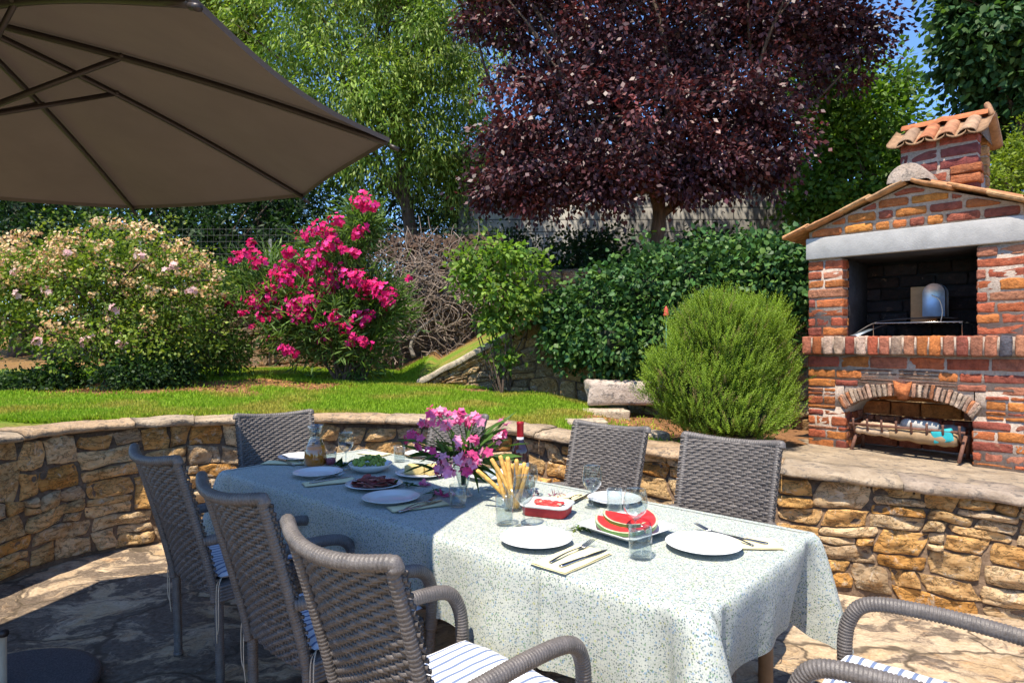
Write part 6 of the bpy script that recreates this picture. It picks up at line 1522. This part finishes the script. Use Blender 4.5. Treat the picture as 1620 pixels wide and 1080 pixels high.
sprig(901, 851, "fallen_petals", "tiny pink petals at the left edge of the watermelon dish", "petals", 6, .008, [(.6, .2, .3)], .014, .01, 9)

# ------------------------------------------------------------------ parasol
HUB = np.array((-1.95, 2.2, 2.66)); PB = np.array((-2.145, 2.64, 0.0))
verts = []
for k in range(8):
    an = math.radians(7.0+45*k); verts.append(np.array((HUB[0]+1.45*math.cos(an), HUB[1]+1.45*math.sin(an), 2.27)))
verts[0] = np.array((-0.463, 2.40, 2.27)); verts[1] = np.array((-1.085, 3.30, 2.27)); verts[2] = np.array((-2.15, 3.60, 2.27)); verts[7] = np.array((-0.71, 1.40, 2.27))
par = thing("parasol", "large open taupe garden parasol with dark ribs over the far end of the table", "parasol", tuple(PB))
mb = MB()
for k in range(8):
    a, b = verts[k], verts[(k+1) % 8]; n = 12; V = []; 
    for i in range(n+1):
        r = i/n
        for j in range(n+1):
            q = j/n; e = a*(1-q)+b*q; cin = (HUB-e)*0; p_ = HUB*(1-r)+e*r; sag = -0.020*math.sin(math.pi*q)*r; inw = (HUB-e)*.030*math.sin(math.pi*q)*r**3
            V.append(p_+inw*np.array((1, 1, 0))+np.array((0, 0, sag+.045*math.sin(math.pi*r)*(.6))))
    V = np.array(V); g = grid_faces(n+1, n+1); mb.add(V, g)
    # hem band
    ed = V[-(n+1):]; mb.add(np.concatenate([ed, ed+np.array((0, 0, -.018))]), grid_faces(2, n+1))
cn = mb.build("canopy", M['canopy'], par, False); cn.location = -PB
for k in range(8):
    v = verts[k]; pts = [HUB*(1-r)+v*r+np.array((0, 0, .045*math.sin(math.pi*r)*.6-.022)) for r in np.linspace(0.02, 0.995, 14)]
    mb = MB(); 
    d = nz(v-HUB); sd_ = nz(np.cross(d, (0, 0, 1))); V = []
    for p_ in pts: V += [p_+sd_*.007+np.array((0, 0, .010)), p_-sd_*.007+np.array((0, 0, .010)), p_-sd_*.007-np.array((0, 0, .012)), p_+sd_*.007-np.array((0, 0, .012))]
    m = len(pts); mb.add(V, [(i*4+a, (i+1)*4+a, (i+1)*4+(a+1) % 4, i*4+(a+1) % 4) for i in range(m-1) for a in range(4)]+[(0, 1, 2, 3), (m*4-1, m*4-2, m*4-3, m*4-4)])
    V, Fq = tube([v+np.array((0, 0, -.03)), v+d*.035+np.array((0, 0, -.035))], .009, 8); mb.add(V, Fq)
    rb__ = mb.build("rib", M['darkmetal'], par, False); rb__.location = -PB
    j = HUB*(1-.372)+v*.372+np.array((0, 0, .005)); run = np.array((HUB[0]-.01, HUB[1]+.02, 2.27)); mb = MB(); dd = nz(j-run); sd_ = nz(np.cross(dd, (0, 0, 1))); V = []
    for p_ in (run, j): V += [p_+sd_*.006+np.array((0, 0, .009)), p_-sd_*.006+np.array((0, 0, .009)), p_-sd_*.006-np.array((0, 0, .010)), p_+sd_*.006-np.array((0, 0, .010))]
    mb.add(V, [(0, 1, 2, 3), (7, 6, 5, 4), (0, 4, 5, 1), (1, 5, 6, 2), (2, 6, 7, 3), (3, 7, 4, 0)]); V, Fq = tube([j-sd_*.016, j+sd_*.016], .008, 8); mb.add(V, Fq)
    s_ = mb.build("strut", M['darkmetal'], par, False); s_.location = -PB
mb = MB(); V, Fq = tube([PB+np.array((0, 0, .06)), HUB+np.array((0, 0, .03))], .015, 16); mb.add(V, Fq); o = mb.build("pole", M['darkmetal'], par); o.location = -PB
mb = MB(); V, Fq = lathe([(0, 0), (.05, 0), (.05, .05), (.03, .07), (0, .07)], 20); mb.add(V+HUB-np.array((0, 0, .06)), Fq); V, Fq = lathe([(.02, 0), (.055, 0), (.055, .05), (.02, .06)], 20); mb.add(V+np.array((HUB[0], HUB[1], 2.24)), Fq); o = mb.build("hub", M['darkmetal'], par); o.location = -PB
st = lobj("base_plate", [(0, .012), (.34, .012), (.365, .02), (.37, .035), (.36, .052), (.33, .06), (0, .062)], 'granite', (0, 0, 0), 64, par)
lobj("tube", [(.030, .06), (.036, .062), (.034, .066), (.033, .28), (.030, .285), (.026, .285), (.026, .10)], 'ivorymetal', (0, 0, 0), 32, st)
mb = MB(); V, Fq = tube([(0, -.02, .29), (.055, -.045, .305)], .010, 8); mb.add(V, Fq); mb.build("clamp_arm", M['ivorymetal'], st)
mb = MB(); V, Fq = tube([(.055, -.045, .305), (.078, -.055, .312)], .016, 10); mb.add(V, Fq); mb.build("clamp_knob", M['darkmetal'], st)
mb = MB(); V, Fq = tube(smooth_path([(.03, -.1, .065), (.09, -.09, .10), (.115, -.09, .10), (.117, -.09, .062)], 4), .005, 6); mb.add(V, Fq); mb.build("wire_handle", M['china'], st)
